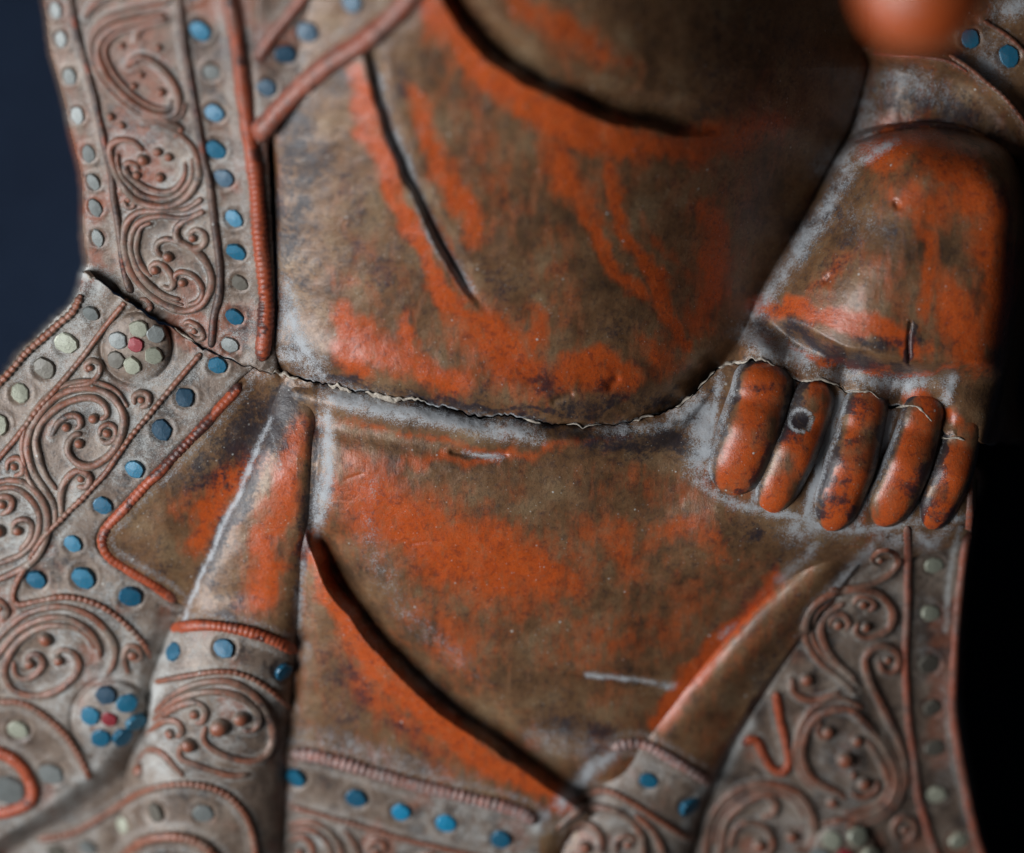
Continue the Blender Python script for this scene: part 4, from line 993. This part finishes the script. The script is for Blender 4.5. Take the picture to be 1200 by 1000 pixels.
# ------------------------------------------------------------------ toes
TOES = [  # base, bend, tip, widths (base, mid, tip), height above ground at base/mid/tip
  ((898, 422), (884, 492), (850, 582), (36, 40, 30), (14, 20, 2)),
  ((962, 444), (935, 520), (896, 604), (25, 28, 25), (15, 21, 0)),
  ((1020, 452), (1000, 536), (969, 622), (27, 31, 27), (14, 22, -3)),
  ((1087, 456), (1066, 538), (1028, 616), (25, 29, 28), (15, 18, -4)),
  ((1134, 478), (1118, 545), (1088, 620), (21, 25, 23), (8, 12, -8)),
]
def toe_height(i, x, y):
    (b, mm, t, w, hz) = TOES[i]
    d, s, tt = polyd([b, mm, t], 80, 2.0, P=(x, y))
    ww = np.interp(tt, [0, .5, 1], w)
    return np.interp(tt, [0, .5, 1], hz) + 14 + 0.71 * ww * np.sqrt(np.clip(1 - (d / ww) ** 2, 0, 1))
for ti, (b_, mm_, t_, w_, hz_) in enumerate(TOES):
    q = cr([b_, mm_, t_], 2.0); n_ = len(q); NS = 40
    tt = np.linspace(0, 1, n_)
    tan = np.gradient(q, axis=0); tan /= np.linalg.norm(tan, axis=1, keepdims=True)
    nor = np.stack([-tan[:, 1], tan[:, 0]], 1)
    ww = np.interp(tt, [0, .18, .5, .8, 1], [w_[0], w_[0] * 1.02, w_[1], (w_[1] + w_[2]) / 2, w_[2]])
    rnd = np.minimum(np.clip((1 - np.clip(1 - tt / 0.16, 0, 1) ** 2.2), 0.0, 1) ** 0.5, np.clip((1 - np.clip((tt - 0.76) / 0.24, 0, 1) ** 2.3), 0.0, 1) ** 0.5)
    ww = np.convolve(np.pad(ww, 9, mode='edge'), np.hanning(19) / np.hanning(19).sum(), 'valid')
    ww = np.maximum(ww * rnd, 0.4)
    zc = np.interp(tt, [0, .3, .55, .8, 1], [hz_[0], hz_[1] - 2, hz_[1], (hz_[1] + hz_[2]) / 2 + 2, hz_[2]])
    an = np.linspace(0, 2 * np.pi, NS, endpoint=False)
    ca, sa = np.cos(an), np.sin(an)
    nx_ = np.sign(ca) * np.abs(ca) ** 0.85
    lump = 1 + 0.05 * (vnoise(tt[:, None] * 60 + an * 0, an * 12 + tt[:, None] * 0, 11, 60 + ti) - 0.5) * 2
    ww = ww * 1.0
    px = q[:, 0:1] + nor[:, 0:1] * ww[:, None] * nx_ * lump
    py = q[:, 1:2] + nor[:, 1:2] * ww[:, None] * nx_ * lump
    zc = np.convolve(np.pad(zc, 9, mode='edge'), np.hanning(19) / np.hanning(19).sum(), 'valid')
    pz = zc[:, None] + 14 + 3.0 * np.exp(-((tt - 0.52) / 0.13) ** 2)[:, None] - 2.5 * np.exp(-((tt - 0.30) / 0.06) ** 2)[:, None] + 0.78 * ww[:, None] * np.where(sa > 0, sa, sa * 1.2) * lump
    wx, wy, wz = unproject(px, py, pz)
    co = np.stack([wx, wy, wz], -1).reshape(-1, 3) - ROOT_OFF
    i, j = np.meshgrid(np.arange(n_ - 1), np.arange(NS), indexing='ij'); j2 = (j + 1) % NS
    quads = np.stack([i * NS + j, i * NS + j2, (i + 1) * NS + j2, (i + 1) * NS + j], -1).reshape(-1, 4)
    nz = fbm(px, py, 34, 140 + ti * 9)
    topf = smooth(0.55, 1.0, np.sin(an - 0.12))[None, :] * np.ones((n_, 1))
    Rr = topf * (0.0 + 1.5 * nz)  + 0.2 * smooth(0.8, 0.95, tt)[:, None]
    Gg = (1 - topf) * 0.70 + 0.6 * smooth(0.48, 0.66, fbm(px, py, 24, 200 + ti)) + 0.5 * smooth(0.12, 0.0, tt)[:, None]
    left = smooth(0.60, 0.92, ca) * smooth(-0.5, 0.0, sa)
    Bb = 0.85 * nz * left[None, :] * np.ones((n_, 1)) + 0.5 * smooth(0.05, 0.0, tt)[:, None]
    if ti == 1:     # a chipped hole ringed with bare plaster
        dd = np.hypot(px - 938, py - 493)
        Bb = np.maximum(Bb, 0.8 * np.exp(-((dd - 13) / 2.5) ** 2)); Gg = np.maximum(Gg, 1.2 * (dd < 10)); Rr = np.where(dd < 16, 0, Rr)
    wear_shading = np.stack([Rr, Gg, Bb, np.ones_like(Rr)], -1).reshape(-1, 4)
    me = mesh_np('toe', co, quads, wear_shading)
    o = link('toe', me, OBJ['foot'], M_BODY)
    if ti == 0: o['label'] = 'thick great toe beside the pale plaster patch'
    if ti == 1: o['label'] = 'toe with a small ringed chip near its base'

# ------------------------------------------------------------------ flakes of plaster along the crack
def flake(parent, x0, x1, off, w, lift):
    n_ = int((x1 - x0) / 1.6) + 3
    fx = np.linspace(x0, x1, n_); fy = crack(fx) + off + (vnoise(fx, fx * 0 + x0, 6, 96) - 0.5) * 3
    ww = w * np.sin(np.linspace(0, np.pi, n_)) ** 0.6 * (0.5 + 0.9 * vnoise(fx, fx * 0 + x0, 5, 97)) + 0.15
    rowsv = []
    for k, (a, zz) in enumerate(((-1, -3.0), (-0.8, 0.0), (0.2, 1.0), (1, 0.3), (1.1, -3.0))):
        yy = fy + a * ww
        zz_ = np.maximum(sample(HV, fx, yy - 3), sample(HV, fx, yy + 3))
        rowsv.append((fx + vnoise(fx, fx * 0 + k, 3, 98) - .5, yy, zz_ + zz * lift))
    px, py, pz = (np.stack([r_[i] for r_ in rowsv], 0) for i in range(3))
    wx, wy, wz = unproject(px, py, pz)
    co = np.stack([wx, wy, wz], -1).reshape(-1, 3) - ROOT_OFF
    i, j = np.meshgrid(np.arange(4), np.arange(n_ - 1), indexing='ij')
    quads = np.stack([i * n_ + j, (i + 1) * n_ + j, (i + 1) * n_ + j + 1, i * n_ + j + 1], -1).reshape(-1, 4)
    link('plaster_flake', mesh_np('plaster_flake', co, quads), OBJ[parent], M_PLASTER)
for a in [('lap', 384, 412, 1.5, 2.6, 1.0), ('lap', 428, 470, 2.0, 3.2, 1.2), ('lap', 455, 500, -0.5, 1.3, 1.0), ('border_ll', 318, 350, 1.0, 2.2, 1.0), ('lap', 612, 634, 1.0, 1.4, 1.0),
          ('lap', 664, 702, 1.0, 1.0, 1.4), ('lap', 742, 766, 1.0, 1.6, 1.2), ('lap', 792, 812, 0.5, 1.8, 1.2), ('lap', 818, 838, 0.5, 1.2, 1.2), ('border_ll', 98, 112, 1.0, 5.0, 1.2), ('border_ul', 205, 228, -1.0, 1.6, 1.0),
          ('foot', 842, 878, -1.0, 2.4, 1.3), ('foot', 874, 910, -1.0, 1.6, 1.3), ('foot', 914, 934, -0.5, 1.6, 1.3), ('foot', 938, 984, -0.5, 2.2, 1.3), ('foot', 986, 1032, -0.5, 1.5, 1.3)]:
    flake(*a)

# cracked rings round the two small toes
def toe_ring(ti, pts):
    q = cr(pts, 1.2)
    z = toe_height(ti, q[:, 0], q[:, 1]) + 0.2
    n_ = len(q); NS = 7; an = np.linspace(0, 2 * np.pi, NS, endpoint=False)
    tan = np.gradient(q, axis=0); tan /= np.linalg.norm(tan, axis=1, keepdims=True); nor = np.stack([-tan[:, 1], tan[:, 0]], 1)
    rr = (0.5 + 2.0 * vnoise(q[:, 0], q[:, 1], 5, 99)) * np.sin(np.linspace(0.15, np.pi - 0.15, len(q))) ** 0.5
    px = q[:, 0:1] + nor[:, 0:1] * rr[:, None] * np.cos(an); py = q[:, 1:2] + nor[:, 1:2] * rr[:, None] * np.cos(an); pz = z[:, None] + rr[:, None] * np.sin(an)
    wx, wy, wz = unproject(px, py, pz); co = np.stack([wx, wy, wz], -1).reshape(-1, 3) - ROOT_OFF
    i, j = np.meshgrid(np.arange(n_ - 1), np.arange(NS), indexing='ij'); j2 = (j + 1) % NS
    link('plaster_flake', mesh_np('plaster_flake', co, np.stack([i * NS + j, i * NS + j2, (i + 1) * NS + j2, (i + 1) * NS + j], -1).reshape(-1, 4)), OBJ['foot'], M_PLASTER)
toe_ring(3, [(1050, 478), (1062, 476), (1075, 477), (1083, 484), (1092, 494)])
toe_ring(4, [(1098, 510), (1108, 514), (1121, 513), (1130, 516)])

# ------------------------------------------------------------------ the finger that hangs into view from the raised hand
fp = [(1084, -40, 780), (1088, -75, 780), (1092, -140, 770), (1085, -260, 750), (1080, -420, 640), (1020, -560, 470), (960, -600, 300), (940, -600, 100)]
fr_ = [84, 98, 104, 106, 114, 150, 190, 210]
pp = np.array(fp, float); tt = np.linspace(0, 1, len(pp)); ts = np.concatenate([np.linspace(0, tt[1], 18)[:-1], np.linspace(tt[1], 1, 70)])
def cub(v):
    a = cr(np.stack([np.arange(len(v)) * 100.0, v], 1), 2.0)
    return np.interp(ts * (len(v) - 1) * 100, a[:, 0], a[:, 1])
ax3 = np.stack([cub(pp[:, 0]), cub(pp[:, 1]), cub(pp[:, 2])], 1); ra3 = cub(np.array(fr_, float))
# rounded tip
tipn = 14
wx, wy, wz = unproject(ax3[:, 0], ax3[:, 1], ax3[:, 2]); P3 = np.stack([wx, wy, wz], 1); R3 = ra3 * (1 - ax3[:, 2] / D) * U
T3 = np.gradient(P3, axis=0); T3 /= np.linalg.norm(T3, axis=1, keepdims=True)
caps = []
r0 = R3[0]
for i in range(tipn):
    a = (i / tipn) * math.pi / 2
    caps.append((P3[0] - T3[0] * r0 * 1.25 * math.cos(a), max(r0 * math.sin(a), r0 * 0.01), T3[0]))
ringsF = caps + [(P3[i], R3[i], T3[i]) for i in range(len(P3))]
NS = 40; an = np.linspace(0, 2 * np.pi, NS, endpoint=False); co = []
for c, r_, t_ in ringsF:
    s_ = np.cross(t_, [0, 0, 1.0]); s_ /= np.linalg.norm(s_); u_ = np.cross(s_, t_)
    for a in an: co.append(c + r_ * (math.cos(a) * s_ + math.sin(a) * u_))
n_ = len(ringsF); co = np.array(co) - ROOT_OFF
i, j = np.meshgrid(np.arange(n_ - 1), np.arange(NS), indexing='ij'); j2 = (j + 1) % NS
quads = np.stack([i * NS + j, i * NS + j2, (i + 1) * NS + j2, (i + 1) * NS + j], -1).reshape(-1, 4)
kk = np.repeat(np.arange(n_), NS)
redf = np.clip(1.15 - np.abs(kk - 7) / 7.0, 0.05, 1.0)
wear_shading = np.stack([redf, np.full(len(co), 0.38), np.zeros(len(co)), np.ones(len(co))], -1)
o = link('finger', mesh_np('finger', co, quads, wear_shading), root, M_BODY)
o['label'] = 'rounded orange fingertip hanging in front of the robe cuff'
